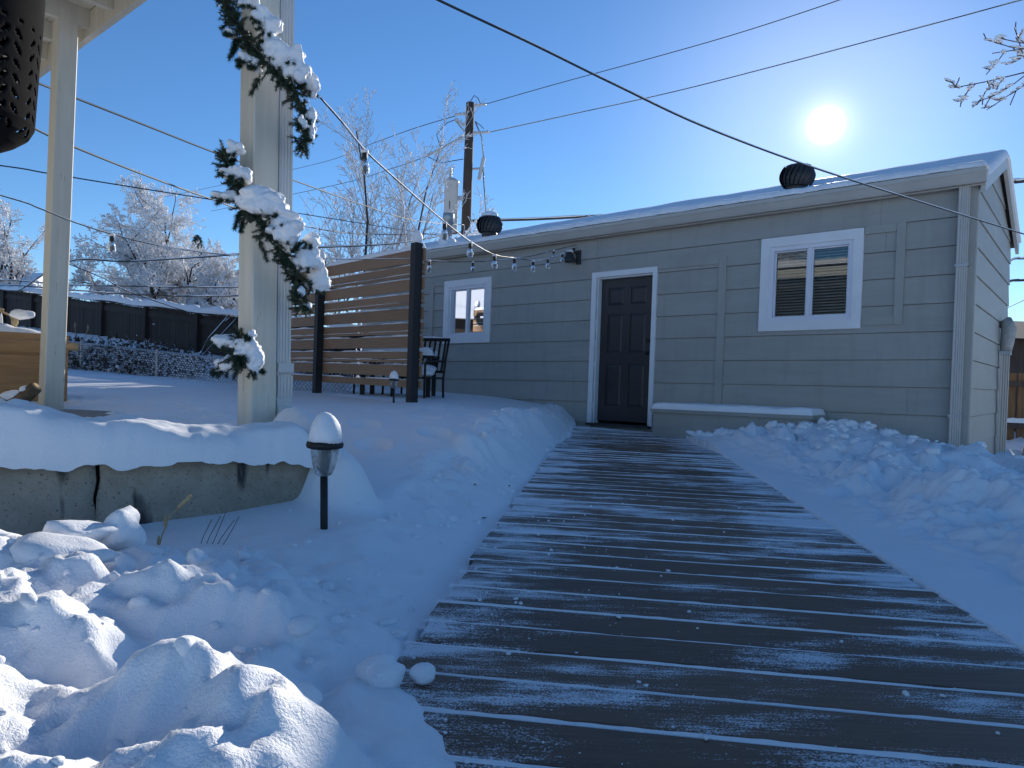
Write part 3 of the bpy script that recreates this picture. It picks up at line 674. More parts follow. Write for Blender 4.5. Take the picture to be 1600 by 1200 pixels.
# ------------------------------------------------------------------ porch
PA, PB = UH, NW
PC = np.array([-1.184, 3.289, 0]); PLc = np.array([-3.115, 4.845, 0])
porch = thing('porch', (-2.2, 3.4, .262), 'cream painted porch with two posts and an open raftered roof', 'porch')
def post(c, w_, z0, z1, lean, n=14):
    a, b_ = PA*w_/2, PB*w_/2; ch = .006; P = [(-1, -1+ch/w_*2), (-1+ch/w_*2, -1), (1-ch/w_*2, -1), (1, -1+ch/w_*2), (1, 1-ch/w_*2), (1-ch/w_*2, 1), (-1+ch/w_*2, 1), (-1, 1-ch/w_*2)]
    V = []; F = []
    for i in range(n):
        z = z0+(z1-z0)*i/(n-1)
        for x, y in P: V.append(c+a*x+b_*y+np.array([lean[0]*(z-z0), lean[1]*(z-z0), z]))
    for i in range(n-1):
        for k in range(8): F.append((i*8+k, i*8+(k+1) % 8, (i+1)*8+(k+1) % 8, (i+1)*8+k))
    F += [tuple(range(8))[::-1], tuple(range((n-1)*8, n*8))]
    return MB().add(V, F)
LC = -.021
post(PC, .128, .20, 2.86, (LC, 0)).build('post', 'cream_paint', porch, label='centre porch post wound with a snowy garland')
post(PLc+np.array([-.055, 0, 0]), .122, .20, 2.90, (.012, 0)).build('post', 'cream_paint', porch, label='plain porch post at the far left')
# downspout beside the centre post
dc_ = PC-PB*(.064+.045)+PA*.010
def leanC(x, y, z): return np.array([x+LC*(z-.2), y, z])
dp_ = corrugated(dc_, PA*.040, PB*.036, .56, 2.9, MB(leanC)).build('downspout', 'downspout_white', porch)
MB().obox(dc_+np.array([0, 0, .60]), PA*.045, PB*.041, (0, 0, .022)).build('strap', 'downspout_white', dp_)
mb = MB(); corrugated(dc_, PA*.043, PB*.039, .46, .565, mb); mb.build('collar', 'downspout_white', dp_)
el = [dc_+np.array([0, 0, .47])]; nd_ = np.array([.62, -.78, 0])
pth = []
for i in range(9):
    q = i/8*R(72); pth.append(dc_+nd_*(.11*(1-math.cos(q)))+np.array([0, 0, .465-.11*math.sin(q)]))
for i in range(1, 6): pth.append(pth[8]+(nd_*.95+np.array([0, 0, -.30]))*.105*i)
rad = [.050+.004*(i % 2) for i in range(len(pth))]
MB().tube(pth, rad, 4).build('elbow', 'downspout_white', dp_)
# roof: fascia, beam, rafters, boarded ceiling
FZ = 2.85; FP = np.array([-3.22, 5.10, 0])
fa0, fa1 = -4.5, 2.85
def PF(a, b_, z): return FP+PA*a+PB*b_+np.array([0, 0, z])
MB(PF).box(fa0, fa1, -.022, .02, FZ, FZ+.17).build('fascia', 'cream_paint', porch)
MB(PF).box(fa0, fa1, -.035, -.023, FZ+.10, FZ+.19).build('drip_edge', 'cream_paint', porch)
MB(PF).box(fa0, fa1, .62, .71, FZ-.02, FZ+.16).build('beam', 'cream_paint', porch)
ra = fa0+.15
while ra < fa1:
    MB(PF).box(ra-.022, ra+.022, .021, .619, FZ+.05, FZ+.172).build('rafter', 'cream_paint', porch)
    MB(PF).box(ra-.022, ra+.022, .711, 3.1, FZ+.05, FZ+.172).build('rafter', 'cream_paint', porch); ra += .42
bb = .02
while bb < 3.1:
    MB(PF).box(fa0, fa1, bb, bb+.138, FZ+.174, FZ+.192).build('ceiling_board', 'cream_paint', porch); bb += .142
MB(PF).box(fa0-.05, fa1+.05, -.06, 3.12, FZ+.194, FZ+.23).build('roof_deck', 'roof_felt', porch)
blanket('porch_roof_snow', lambda l, w_, t: PF(l, w_, FZ+.232+t), fa0-.05, fa1+.05, -.07, 3.1, .15, 90, 40, .10, 0, 15, lump=.2, lumpscale=1.5, kind='stuff', label='snow lying on the porch roof')
# string of small clip beads on the fascia
# house behind the porch
house = thing('house', PF(0, 5, 0), 'cream house wall behind the porch, seen only in window reflections', 'house')
MB(PF).box(-5.5, 1.4, 3.12, 8.0, -.3, 3.25).build('wall', 'house_paint', house)
MB(PF).box(-5.9, 1.8, 3.0, 8.4, 3.27, 3.42).build('roof', 'roof_felt', house)
blanket('house_roof_snow', lambda l, w_, t: PF(l, w_, 3.422+t+.06*(w_-3)), -5.95, 1.85, 2.95, 8.4, .2, 40, 30, .15, 0, 17, lump=.1, lumpscale=1, kind='stuff', label='snow lying on the house roof')
# patio slab, retaining wall, snow over both
ST = .262
pr = lambda q: (float(q[0]), float(q[1]))
p1 = RW0-RWN*.17; p2 = RW0+RWD*3.2-RWN*.17; p3 = p2+np.array(PB[:2])*0-np.array(PA[:2])*4.2; p4 = np.array([-.80, 3.28])-np.array(PA[:2])*4.9
MB().prism([pr(p1), pr(np.array([-.78, 3.26])), pr(p4), pr(p3), pr(p2)], -.2, ST-.004).build('patio', 'concrete_slab', None, kind='structure')
rw = thing('retaining_wall', (*(RW0+RWD*1.2), -.25), 'stained concrete block retaining wall under a thick lip of snow', 'retaining wall')
def block(a0, a1, seed):
    """one rough-faced concrete block with uneven ends"""
    na, nz = 22, 10; V = []; F = []; rs = np.random.default_rng(seed)
    A, Z = np.meshgrid(np.linspace(a0, a1, na), np.linspace(-.3, ST, nz), indexing='ij')
    ej = .006*fbm(Z*14+seed, Z*0, seed, 3)*2
    A = A+np.where(A == a0, ej, 0)+np.where(A == a1, ej, 0)
    out = .006*fbm(A*9, Z*9, seed, 4)-.012*np.maximum(0, 1-np.minimum(A-a0, a1-A)/.018)-.01*np.maximum(0, 1-(ST-Z)/.02)
    Pf = np.stack([RW0[0]+RWD[0]*A+RWN[0]*out, RW0[1]+RWD[1]*A+RWN[1]*out, Z], 2).reshape(-1, 3)
    Pb = np.stack([RW0[0]+RWD[0]*A-RWN[0]*.19, RW0[1]+RWD[1]*A-RWN[1]*.19, Z], 2).reshape(-1, 3); n_ = na*nz
    Fq = gridfaces(na, nz); ring = [i*nz for i in range(na)]+[(na-1)*nz+j for j in range(1, nz)]+[i*nz+nz-1 for i in range(na-2, -1, -1)]+[j for j in range(nz-2, 0, -1)]
    rgf = np.array([(ring[k], ring[k]+n_, ring[(k+1) % len(ring)]+n_, ring[(k+1) % len(ring)]) for k in range(len(ring))])
    put('concrete_block', np.vstack([Pf, Pb]), np.vstack([Fq, Fq[:, ::-1]+n_, rgf]), 'concrete', rw, False)
block(0, .703, 1); block(.707, 1.622, 2); block(1.626, 2.6, 3); block(2.604, 3.2, 4)
# patio snow as one uneven sheet that dips under the slab where the concrete is bare
na, nb = 260, 240
aa = np.linspace(-.03, 2.9, na); bb_ = np.concatenate([[-.045, -.04, -.03, -.015], np.linspace(0, .6, 90), np.linspace(.61, 4.2, nb-94)])
A, B = np.meshgrid(aa, bb_, indexing='ij')
X = RW0[0]+RWD[0]*A-RWN[0]*B; Y = RW0[1]+RWD[1]*A-RWN[1]*B
lip = np.interp(aa, [-.03, .02, .1, .25, .42, .55, .75, .95, 1.2, 3], [.045, .085, .098, .088, .066, .085, .115, .165, .165, .15])[:, None]
lip = lip*(1+.35*fbm(A*4, B*4, 71, 4))
front = np.sqrt(np.clip(1-(1-np.clip((B+.045)/.085, 0, 1))**2, 0, 1))
endp = np.sqrt(np.clip(1-(1-np.clip((A+.03)/.08, 0, 1))**2, 0, 1))
T = lip*np.exp(-(np.clip(B-.10, 0, 9)/.24)**2)+.042+.03*fbm(X*2, Y*2, 73, 4)+.02*fbm(X*9, Y*9, 75, 4)*ss(.25, .7, B)
bare = np.exp(-(((X+2.85)*.8+(Y-4.42)*-.6)/.55)**2-(((X+2.85)*.6+(Y-4.42)*.8)/.42)**2)
T = T-.105*bare*(1+.6*fbm(X*5, Y*5, 77, 4))
T = T+.05*np.exp(-((X+1.02)**2+(Y-3.12)**2)/.012)+.045*np.exp(-((X+1.55)**2+(Y-3.10)**2)/.05)
Zs = ST+T*front*endp-.06*np.clip(-(B)/.045, 0, 1)**2*0
hang = np.clip(.012+.05*fbm(A*7, A*0, 78, 4), 0, .05)*np.clip(-B/.045, 0, 1)
Zs = Zs-hang; X = X+RWN[0]*np.where(B < 0, .02*fbm(A*6, B*0+3, 79, 3), 0); Y = Y+RWN[1]*np.where(B < 0, .02*fbm(A*6, B*0+3, 79, 3), 0)
Zs = Zs+.010*fbm(X*16, Y*16, 80, 4)*front*endp
put('patio_snow', np.stack([X, Y, Zs], 2).reshape(-1, 3), gridfaces(na, nb), 'snow', None, True, kind='stuff', label='rounded lip of snow over the retaining wall and patio')
# its underside, so the lip has a body
Zu = np.full_like(Zs, ST+.001); nbu = 30
put('patio_snow_underside', np.stack([X[:, :nbu], Y[:, :nbu], np.minimum(Zu, Zs)[:, :nbu]], 2).reshape(-1, 3), gridfaces(na, nbu)[:, ::-1], 'snow', None, True, kind='stuff', label='underside of the snow lip on the retaining wall')
# ------------------------------------------------------------------ privacy screen of slats
scr = thing('privacy_screen', (-1.8, 8.55, .2), 'brown horizontal slat privacy screen with black posts in the snow', 'privacy screen')
SA = np.array([-1.085, 7.72, 0]); SB = np.array([-2.60, 9.43, 0]); SD = (SB-SA)/np.linalg.norm(SB-SA); SNn = np.array([-SD[1], SD[0], 0]); SLEN = float(np.linalg.norm(SB-SA))
if SNn[1] > 0: SNn = -SNn
def SC(a, n_, z): return SA+SD*a+SNn*n_+np.array([0, 0, z])
pw = .047
for a in (0, SLEN, SLEN*2-.05):
    tall = 2.03 if a == 0 else (2.06 if a == SLEN else 2.06)
    mb = MB(SC); mb.box(a-pw, a+pw, -pw+.01, pw+.01, -.2, tall-.02)
    mb.add([(a-pw, -pw+.01, tall-.02), (a+pw, -pw+.01, tall-.02), (a+pw, pw+.01, tall-.02), (a-pw, pw+.01, tall-.02), (a, .01, tall)], [(0, 1, 4), (1, 2, 4), (2, 3, 4), (3, 0, 4)])
    mb.build('post', 'black_wood', scr)
    V_, F_ = lumps([(SC(a, .01, tall+.035), (.058, .056, .085), 0)], int(a*10)+2, .08, ICO3); put('post_cap_snow', V_, F_, 'snow', None, True, kind='stuff', label='pointed snow cap on a black screen post')
slat_tops = []
z = 1.96; first_slat = {}
PAT = (.128, .040, .080, .013, .030, .030)
i = 0
while z > .42:
    hgt, gap_ = PAT[(2*i) % 6], PAT[(2*i+1) % 6]
    for a0, a1 in ((-.075, SLEN-.002), (SLEN+.002, SLEN*2)):
        key = (hgt, a0 < 0)
        dzj = random.uniform(-.004, .004)
        if key not in first_slat:
            me = MB(); L_ = a1-a0; me.box(-L_/2, L_/2, -.012, .012, -hgt/2, hgt/2); first_slat[key] = rawmesh('slat', me.V, me.F, 'slat_wood')
        o = bpy.data.objects.new('slat', first_slat[key]); link(o, scr); o.location = Vector(SC((a0+a1)/2, -.052, z-hgt/2+dzj))-scr.location; o.rotation_euler = (0, random.uniform(-.002, .002), math.atan2(SD[1], SD[0]))
        slat_tops.append((a0, a1, z+dzj, hgt))
    z -= hgt+gap_; i += 1
blanket('screen_snow', lambda l, w_, t: SC(l, w_-.052, 1.962+t), -.06, SLEN*2, -.026, .026, .062, 160, 9, .022, 0, 21, lump=.35, lumpscale=3, kind='stuff', label='ridge of snow along the top slat of the screen')
# thin snow caught on the lower slats
Vs, Fs, kk = [], [], 0
for (a0, a1, zt, hgt) in slat_tops[2:]:
    n_ = 80; s_ = np.linspace(a0+.02, a1-.01, n_); th = np.clip(.012+.02*fbm(s_*3+zt*9, s_*0+zt, 5, 4), .0005, .03)
    for w_, t_ in ((-.0115, .1), (-.006, .85), (0, 1), (.006, .85), (.0115, .1)):
        Vs.append(SA[None]+SD[None]*s_[:, None]+SNn[None]*(-.052+w_)+np.stack([s_*0, s_*0, zt+.0015+th*t_], 1))
    Fs.append(np.array([[r_*n_+c, r_*n_+c+1, (r_+1)*n_+c+1, (r_+1)*n_+c] for r_ in range(4) for c in range(n_-1)])+kk); kk += 5*n_
put('slat_snow', np.vstack(Vs), np.vstack(Fs), 'snow', None, True, kind='stuff', label='thin snow caught on the screen slats')

# ------------------------------------------------------------------ patio chairs and table behind the screen
def chair(loc, rz, label):
    t_ = thing('patio_chair', loc, label, 'chair', 'black patio chairs behind the screen'); c, s_ = math.cos(rz), math.sin(rz)
    def f(x, y, z): return np.array([loc[0]+x*c-y*s_, loc[1]+x*s_+y*c, loc[2]+z])
    b0, b1 = np.array([0, .22, .44]), np.array([0, .34, .95])
    def rail(p, q, r_, name): MB().tube([f(*p), f(*q)], r_, 8).build(name, 'black_metal', t_)
    for sx in (-1, 1):
        MB().tube([f(sx*.25, .24, 0), f(sx*.25, .22, .42), f(sx*.25, .27, .70), f(sx*.25, .34, .96)], .016, 8).build('leg', 'black_metal', t_, True)
        MB().tube([f(sx*.25, -.24, 0), f(sx*.25, -.24, .62), f(sx*.25, -.20, .65), f(sx*.25, .25, .66)], .015, 8).build('leg', 'black_metal', t_, True)
    MB(f).box(-.25, .25, -.25, .23, .42, .445).build('seat', 'black_metal', t_)
    MB(f).box(-.26, .26, .325, .355, .93, .975).build('top_rail', 'black_metal', t_); MB(f).box(-.25, .25, .235, .26, .50, .535).build('lower_rail', 'black_metal', t_)
    for k in range(6):
        x = -.20+k*.08; MB().obox((f(x, .25, .53)+f(x, .34, .94))/2, (f(.014, 0, 0)-f(0, 0, 0)), (f(0, .006, 0)-f(0, 0, 0)), (f(x, .34, .94)-f(x, .25, .53))/2).build('back_slat', 'black_metal', t_)
    V_, F_ = lumps([(f(0, .0, .50), (.23, .22, .075), rz), (f(0, .10, .54), (.20, .14, .07), rz)], 4, .1, ICO3); put('seat_snow', V_, F_, 'snow', None, True, kind='stuff', label='cushion of snow on a chair seat')
    blanket('rail_snow', lambda l, w_, t: f(l, .34+w_, .976+t), -.25, .25, -.018, .018, .02, 20, 7, .015, 0, 3, kind='stuff', label='snow on a chair rail')
    return t_
chair((-1.24, 9.30, .10), R(-25), 'black slat-back chair at the right end of the screen, snow on its seat')
chair((-1.95, 10.25, .12), R(155), 'black slat-back chair half hidden behind the brown screen')
tb = thing('patio_table', (-1.55, 9.75, .12), 'black patio table hidden behind the brown screen, only its legs showing', 'table')
MB().box(-2.05, -1.05, 9.35, 10.15, .80, .83).build('table_top', 'black_metal', tb)
for x in (-2.0, -1.12):
    for y in (9.42, 10.08): MB().box(x-.028, x+.028, y-.028, y+.028, .05, .798).build('leg', 'black_metal', tb)
MB().box(-1.97, -1.15, 9.40, 9.44, .22, .245).build('stretcher', 'black_metal', tb)
blanket('table_snow', lambda l, w_, t: np.array([l, w_, .832+t]), -2.04, -1.06, 9.36, 10.14, .10, 30, 26, .08, 0, 33, kind='stuff', label='snow heaped on the patio table')

# ------------------------------------------------------------------ solar path lights
def solar(p, label, sc_=1.0, tilt=0.):
    x, y, z = p; t_ = thing('path_light', (x, y, z-.02), label, 'path light', 'solar path lights')
    def L(r_, h): return (r_*sc_, h*sc_)
    c = np.array([x, y, z])
    MB().tube([c+np.array([.010, 0, -.12]), c+np.array([0, 0, .175*sc_])], .0125*sc_, 12).build('stake', 'black_metal', t_, True)
    gl_ = MB().lathe(c, [L(.014, .172), L(.026, .178), L(.036, .205), L(.043, .24), L(.046, .266)], 22).build('glass_shade', 'clear_glass', t_, True)
    MB().lathe(c, [L(.008, .18), L(.014, .20), L(.014, .25), L(.005, .262)], 12).build('inner_tube', 'grey_steel', t_, True)
    MB().lathe(c, [L(.0475, .262), L(.058, .266), L(.060, .276), L(.056, .285), L(.04, .290)], 26).build('cap', 'black_metal', t_, True)
    V, F = ICO3; q = V.copy(); up = np.clip(q[:, 2], -.25, 1)
    r_ = 1-.10*up+.16*vn(V[:, 0]*1.6+5+x, V[:, 1]*1.6+V[:, 2]*1.3, 3)+.07*vn(V[:, 0]*5, V[:, 1]*5+V[:, 2]*4, 8); up = up*(1+.15*vn(V[:, 0]*1.5+x*9, V[:, 1]*1.5, 4)); P = np.stack([q[:, 0]*.056*r_, q[:, 1]*.056*r_, .300+up*.078+.0*up], 1)*sc_+c
    put('cap_snow', P, F, 'snow', None, True, kind='stuff', label='egg of snow on a solar path light')
P1 = (-.602, 2.29, gz(-.602, 2.29)); P2 = (-1.25, 7.45, gz(-1.25, 7.45))
solar(P1, 'solar path light in front of the retaining wall corner, tall snow cap'); solar(P2, 'small solar path light beside the black screen post', .9)

# ------------------------------------------------------------------ garland wound round the centre post
GSNOW= [(-1.2, 3.079, 2.178, 0.039, 0.028), (-1.149, 3.078, 2.127, 0.028, 0.042), (-1.108, 3.078, 2.084, 0.042, 0.048), (-1.091, 3.077, 1.995, 0.056, 0.056), (-1.061, 3.076, 1.941, 0.048, 0.056), (-0.996, 3.079, 1.964, 0.034, 0.045), (-0.991, 3.079, 1.895, 0.048, 0.056), (-0.95, 3.159, 1.874, 0.035, 0.058), (-1.211, 3.076, 1.935, 0.025, 0.025), (-1.163, 3.076, 1.915, 0.022, 0.031), (-1.279, 3.09, 2.051, 0.02, 0.02), (-0.943, 3.164, 1.733, 0.023, 0.04), (-0.94, 3.169, 1.658, 0.017, 0.041), (-0.96, 3.102, 1.676, 0.014, 0.034), (-1.241, 3.076, 1.546, 0.031, 0.037), (-1.262, 3.085, 1.445, 0.037, 0.023), (-1.202, 3.07, 1.435, 0.039, 0.037), (-1.277, 3.096, 1.344, 0.048, 0.026), (-1.134, 3.069, 1.312, 0.09, 0.062), (-1.055, 3.068, 1.292, 0.045, 0.039), (-1.005, 3.067, 1.197, 0.07, 0.053), (-0.993, 3.068, 1.247, 0.039, 0.028), (-0.924, 3.157, 1.175, 0.035, 0.035), (-0.927, 3.128, 1.085, 0.052, 0.052), (-0.91, 3.217, 1.012, 0.05, 0.059), (-0.938, 3.087, 0.937, 0.014, 0.025), (-0.917, 3.136, 0.881, 0.012, 0.02), (-1.283, 3.11, 0.711, 0.057, 0.029), (-1.142, 3.062, 0.741, 0.017, 0.022), (-1.168, 3.061, 0.684, 0.053, 0.039), (-1.116, 3.061, 0.636, 0.031, 0.062), (-1.251, 3.087, 0.604, 0.045, 0.043), (-1.301, 3.128, 0.58, 0.026, 0.02)]
GSPRIG= [(-1.25, 3.109, 2.15, -1.34, 3.128, 2.086), (-1.261, 3.109, 2.038, -1.268, 3.077, 1.954), (-1.238, 3.107, 2.038, -1.282, 3.085, 1.937), (-1.229, 3.106, 1.94, -1.234, 3.066, 1.897), (-1.156, 3.105, 1.872, -1.174, 3.064, 1.777), (-1.059, 3.106, 1.918, -1.001, 3.066, 1.9), (-1.002, 3.108, 1.865, -0.957, 3.109, 1.844), (-0.965, 3.158, 1.844, -0.935, 3.225, 1.843), (-0.962, 3.157, 1.759, -0.943, 3.125, 1.62), (-0.964, 3.143, 1.668, -0.94, 3.124, 1.544), (-1.209, 3.109, 2.18, -1.159, 3.068, 2.133), (-1.163, 3.108, 2.083, -1.119, 3.068, 2.101), (-1.161, 3.107, 2.013, -1.127, 3.067, 2.009), (-1.101, 3.106, 1.916, -1.044, 3.065, 1.859), (-1.015, 3.105, 1.849, -0.967, 3.081, 1.743), (-1.231, 3.1, 1.364, -1.347, 3.15, 1.319), (-1.239, 3.102, 1.42, -1.301, 3.105, 1.458), (-1.249, 3.104, 1.519, -1.259, 3.076, 1.482), (-1.22, 3.098, 1.28, -1.228, 3.063, 1.194), (-1.205, 3.098, 1.252, -1.198, 3.057, 1.182), (-1.14, 3.097, 1.176, -1.077, 3.056, 1.059), (-1.03, 3.096, 1.09, -0.986, 3.055, 0.996), (-0.962, 3.106, 1.071, -0.908, 3.216, 1.062), (-0.933, 3.157, 0.989, -0.899, 3.304, 0.956), (-0.961, 3.103, 0.981, -0.949, 3.058, 0.848), (-0.948, 3.117, 0.955, -0.911, 3.137, 0.85), (-1.209, 3.1, 1.393, -1.208, 3.059, 1.304), (-1.091, 3.098, 1.228, -1.023, 3.058, 1.244), (-0.989, 3.096, 1.105, -0.943, 3.079, 1.146), (-1.208, 3.092, 0.69, -1.378, 3.199, 0.706), (-1.213, 3.093, 0.667, -1.287, 3.11, 0.569), (-1.198, 3.091, 0.648, -1.206, 3.055, 0.544), (-1.184, 3.091, 0.677, -1.125, 3.05, 0.602), (-1.161, 3.091, 0.635, -1.115, 3.05, 0.547), (-1.125, 3.09, 0.594, -1.077, 3.05, 0.576), (-1.17, 3.091, 0.677, -1.172, 3.05, 0.601)]

gar = thing('garland', (-1.15, 3.09, .6), 'green artificial pine garland heavy with snow wound round the centre porch post', 'garland')
GA = [(-1.37, 3.22, 2.296), (-1.287, 3.138, 2.136), (-1.193, 3.097, 2.007), (-1.105, 3.076, 1.917), (-1.038, 3.115, 1.858), (-0.995, 3.184, 1.796), (-0.989, 3.253, 1.706), (-1.016, 3.312, 1.63)]
GB = [(-1.36, 3.262, 1.578), (-1.27, 3.15, 1.432), (-1.18, 3.089, 1.301), (-1.092, 3.067, 1.216), (-1.028, 3.086, 1.11), (-0.982, 3.165, 1.034), (-0.983, 3.254, 0.956), (-1.002, 3.304, 0.88)]
GC = [(-1.22, 3.162, 0.75), (-1.211, 3.101, 0.69), (-1.213, 3.061, 0.638), (-1.153, 3.05, 0.607)]
rgn = np.random.default_rng(17); NV = []; stems = MB()
def sprig(p, q, needles=110, ln=.024):
    p, q = np.asarray(p), np.asarray(q); d = q-p; L_ = np.linalg.norm(d); d = d/L_
    a = np.cross(d, [0.3, .1, 1.]); a /= np.linalg.norm(a); b_ = np.cross(a, d)
    stems.tube([p, q], [.0035, .0022], 5)
    s_ = rgn.uniform(.0, 1, needles); th = rgn.uniform(0, 2*math.pi, needles)
    rad = a[None]*np.cos(th)[:, None]+b_[None]*np.sin(th)[:, None]; dirn = rad*.80+d[None]*.62+rgn.normal(0, .12, (needles, 3)); dirn /= np.linalg.norm(dirn, axis=1, keepdims=True)
    base = p[None]+d[None]*(s_*L_)[:, None]; tip = base+dirn*(ln*rgn.uniform(.7, 1.15, needles)*(1-.35*s_))[:, None]
    side = np.cross(dirn, rgn.normal(0, 1, (needles, 3))); side /= np.linalg.norm(side, axis=1, keepdims=True)
    NV.append(np.stack([base-side*.0013, base+side*.0013, tip], 1).reshape(-1, 3))
for G in (GA, GB, GC):
    G = np.array(G); seg = np.linalg.norm(np.diff(G, axis=0), axis=1); cum = np.concatenate([[0], np.cumsum(seg)]); tt = np.arange(0, cum[-1], .021)
    pts = np.stack([np.interp(tt, cum, G[:, k]) for k in range(3)], 1); stems.tube(pts[::2], .006, 6)
    for p in pts:
        for _ in range(5):
            d = rgn.normal(0, 1, 3); d[1] -= .35; d[2] -= .45; d[0] -= .2; d /= np.linalg.norm(d); sprig(p, p+d*rgn.uniform(.04, .08), 90)
for q in GSPRIG: sprig(q[:3], q[3:], 420, .030)
gsp = []; rq = np.random.default_rng(61)
for x, y, z, rx, rz_ in GSNOW:
    gsp.append(((x, y+.01, z), (rx*.95, max(.03, (rx+rz_)/2*.95), rz_*.9), 0))
    for _ in range(7):
        q = rq.uniform(0, 6.283); f_ = rq.uniform(.35, .62); gsp.append(((x+math.cos(q)*rx*.8, y+rq.uniform(-.015, .025), z+math.sin(q)*rz_*.7), (rx*f_*1.15, max(.016, rx*f_), rz_*f_*.9), rq.uniform(0, 3)))
    sprig((x-.3*rx, y+.0, z-.4*rz_), (x-.5*rx, y-.045, z-1.35*rz_), 150, .024); sprig((x, y, z-.4*rz_), (x+.35*rx, y-.04, z-1.3*rz_), 150, .024)
    sprig((x-.3*rx, y, z-.2*rz_), (x-1.25*rx, y-.02, z-.6*rz_), 150, .024)
NVa = np.vstack(NV); stems.build('stem', 'twig', gar); put('needles', NVa, np.arange(len(NVa)).reshape(-1, 3), 'needles', gar, kind='stuff')
V_, F_ = lumps(gsp, 6, .2, ICO2)
gs = put('garland_snow', V_, F_, 'snow', None, True, kind='stuff', label='clumps of snow sitting on the pine garland')
rm = gs.modifiers.new('remesh', 'REMESH'); rm.mode = 'VOXEL'; rm.voxel_size = .006; rm.use_smooth_shade = True
sm_ = gs.modifiers.new('smooth', 'SMOOTH'); sm_.factor = .5; sm_.iterations = 4
tx = bpy.data.textures.new('snow_clumps', 'CLOUDS'); tx.noise_scale = .022; tx.noise_depth = 4
dm = gs.modifiers.new('displace', 'DISPLACE'); dm.texture = tx; dm.strength = .014; dm.mid_level = .5; dm.texture_coords = 'LOCAL'

# ------------------------------------------------------------------ things on the patio
pt = thing('planter_box', (-3.75, 5.25, .262), 'orange-brown wooden planter box behind the far left porch post', 'planter')
def PL(x, y, z):
    return np.array([-3.52, 5.02, 0])+PA*x*0+np.array([.80, .60, 0])*x+np.array([-.60, .80, 0])*y+np.array([0, 0, z])
for k, (z0, z1) in enumerate(((.262, .345), (.348, .625), (.648, .735), (.738, .785))): MB(PL).box(-1.2, .26, -.02, .02+.0*k, z0, z1).build('board', 'planter_wood', pt)
MB(PL).box(-1.2, .255, -.012, .018, .62, .655).build('rope_trim', 'planter_wood', pt)
for k in range(26): MB().obox(PL(-1.15+k*.054, -.02, .637), PL(.018, 0, 0)-PL(0, 0, 0), np.array([0, 0, .004])+PL(.006, 0, 0)-PL(0, 0, 0), np.array([0, -.004, 0])).build('rope_strand', 'planter_wood', pt)
MB(PL).box(.26, .295, -.03, .55, .262, .78).build('end_board', 'planter_wood', pt); MB(PL).box(-1.2, .26, .50, .54, .262, .77).build('board', 'planter_wood', pt)
MB().tube([PL(.27, .0, .70), PL(.36, -.02, .70)], .03, 12).build('peg', 'log_end', pt, True)
MB(PL).box(-1.19, .255, .022, .50, .60, .70).build('soil', 'log_bark', pt)
blanket('planter_snow', lambda l, w_, t: PL(l, w_, .702+t), -1.18, .25, .0, .52, .11, 40, 20, .06, 0, 41, kind='stuff', label='snow filling the wooden planter box')
lg = thing('log', (-3.04, 4.40, .30), 'rough snowy log leaning against the wooden planter box', 'log')
MB().tube([(-3.16, 4.37, .27), (-3.06, 4.40, .345), (-2.985, 4.42, .425)], [.042, .046, .038], 14).build('bark', 'log_bark', lg, True)
MB().tube([(-2.99, 4.419, .42), (-2.978, 4.422, .432)], [.033, .028], 14).build('cut_end', 'log_end', lg)
V_, F_ = lumps([((-3.10, 4.39, .36), (.07, .035, .035), .3), ((-3.2, 4.36, .30), (.08, .06, .05), .2), ((-3.04, 4.40, .405), (.04, .025, .025), .4)], 12, .2, ICO3); put('log_snow', V_, F_, 'snow', None, True, kind='stuff', label='snow on the leaning log')
# dried seed heads standing in the planter
def stalk(pts, r_, label, heads, cat='dried plant', m_='straw'):
    t_ = thing('dried_plant', pts[0], label, cat); MB().tube(pts, r_, 5).build('stem', m_, t_, True)
    for c, s_ in heads: 
        V, F = ICO2; put('seed_head', V*np.asarray(s_)+np.asarray(c), F, m_, t_, True)
    return t_
b0 = PL(.0, .2, .72)
stalk([b0, b0+np.array([-.02, 0, .10]), b0+np.array([-.06, 0, .19]), b0+np.array([-.15, 0, .23])], .008, 'bent dry stalk with snow in the planter box', [(b0+np.array([-.03, 0, .15]), (.025, .02, .04)), (b0+np.array([-.16, 0, .235]), (.05, .02, .014))])
V_, F_ = lumps([(b0+np.array([.03, 0, .20]), (.085, .05, .035), 0), (b0+np.array([-.13, 0, .12]), (.012, .012, .09), 0)], 9, .2, ICO3); put('stalk_snow', V_, F_, 'snow', None, True, kind='stuff', label='snow clinging to dry stalks in the planter')
for k, (dx, hh) in enumerate(((1.9, .42), (2.0, .30))):
    bp = np.array([-5.2+dx*.15*k, 11.9, gz(-5.2, 11.9)]); bp = np.array([-9.55+.16*k, 15.35, gz(-9.5, 15.35)])
    stalk([bp, bp+np.array([.02, 0, .5]), bp+np.array([.06*(k*2-1)+.05, 0, .72+hh*.4])], .008, ('tall' if k == 0 else 'leaning')+' dry weed stalk standing in the yard before the dark fence', [(bp+np.array([.06*(k*2-1)+.05, 0, .74+hh*.4]), (.018, .018, .07))])
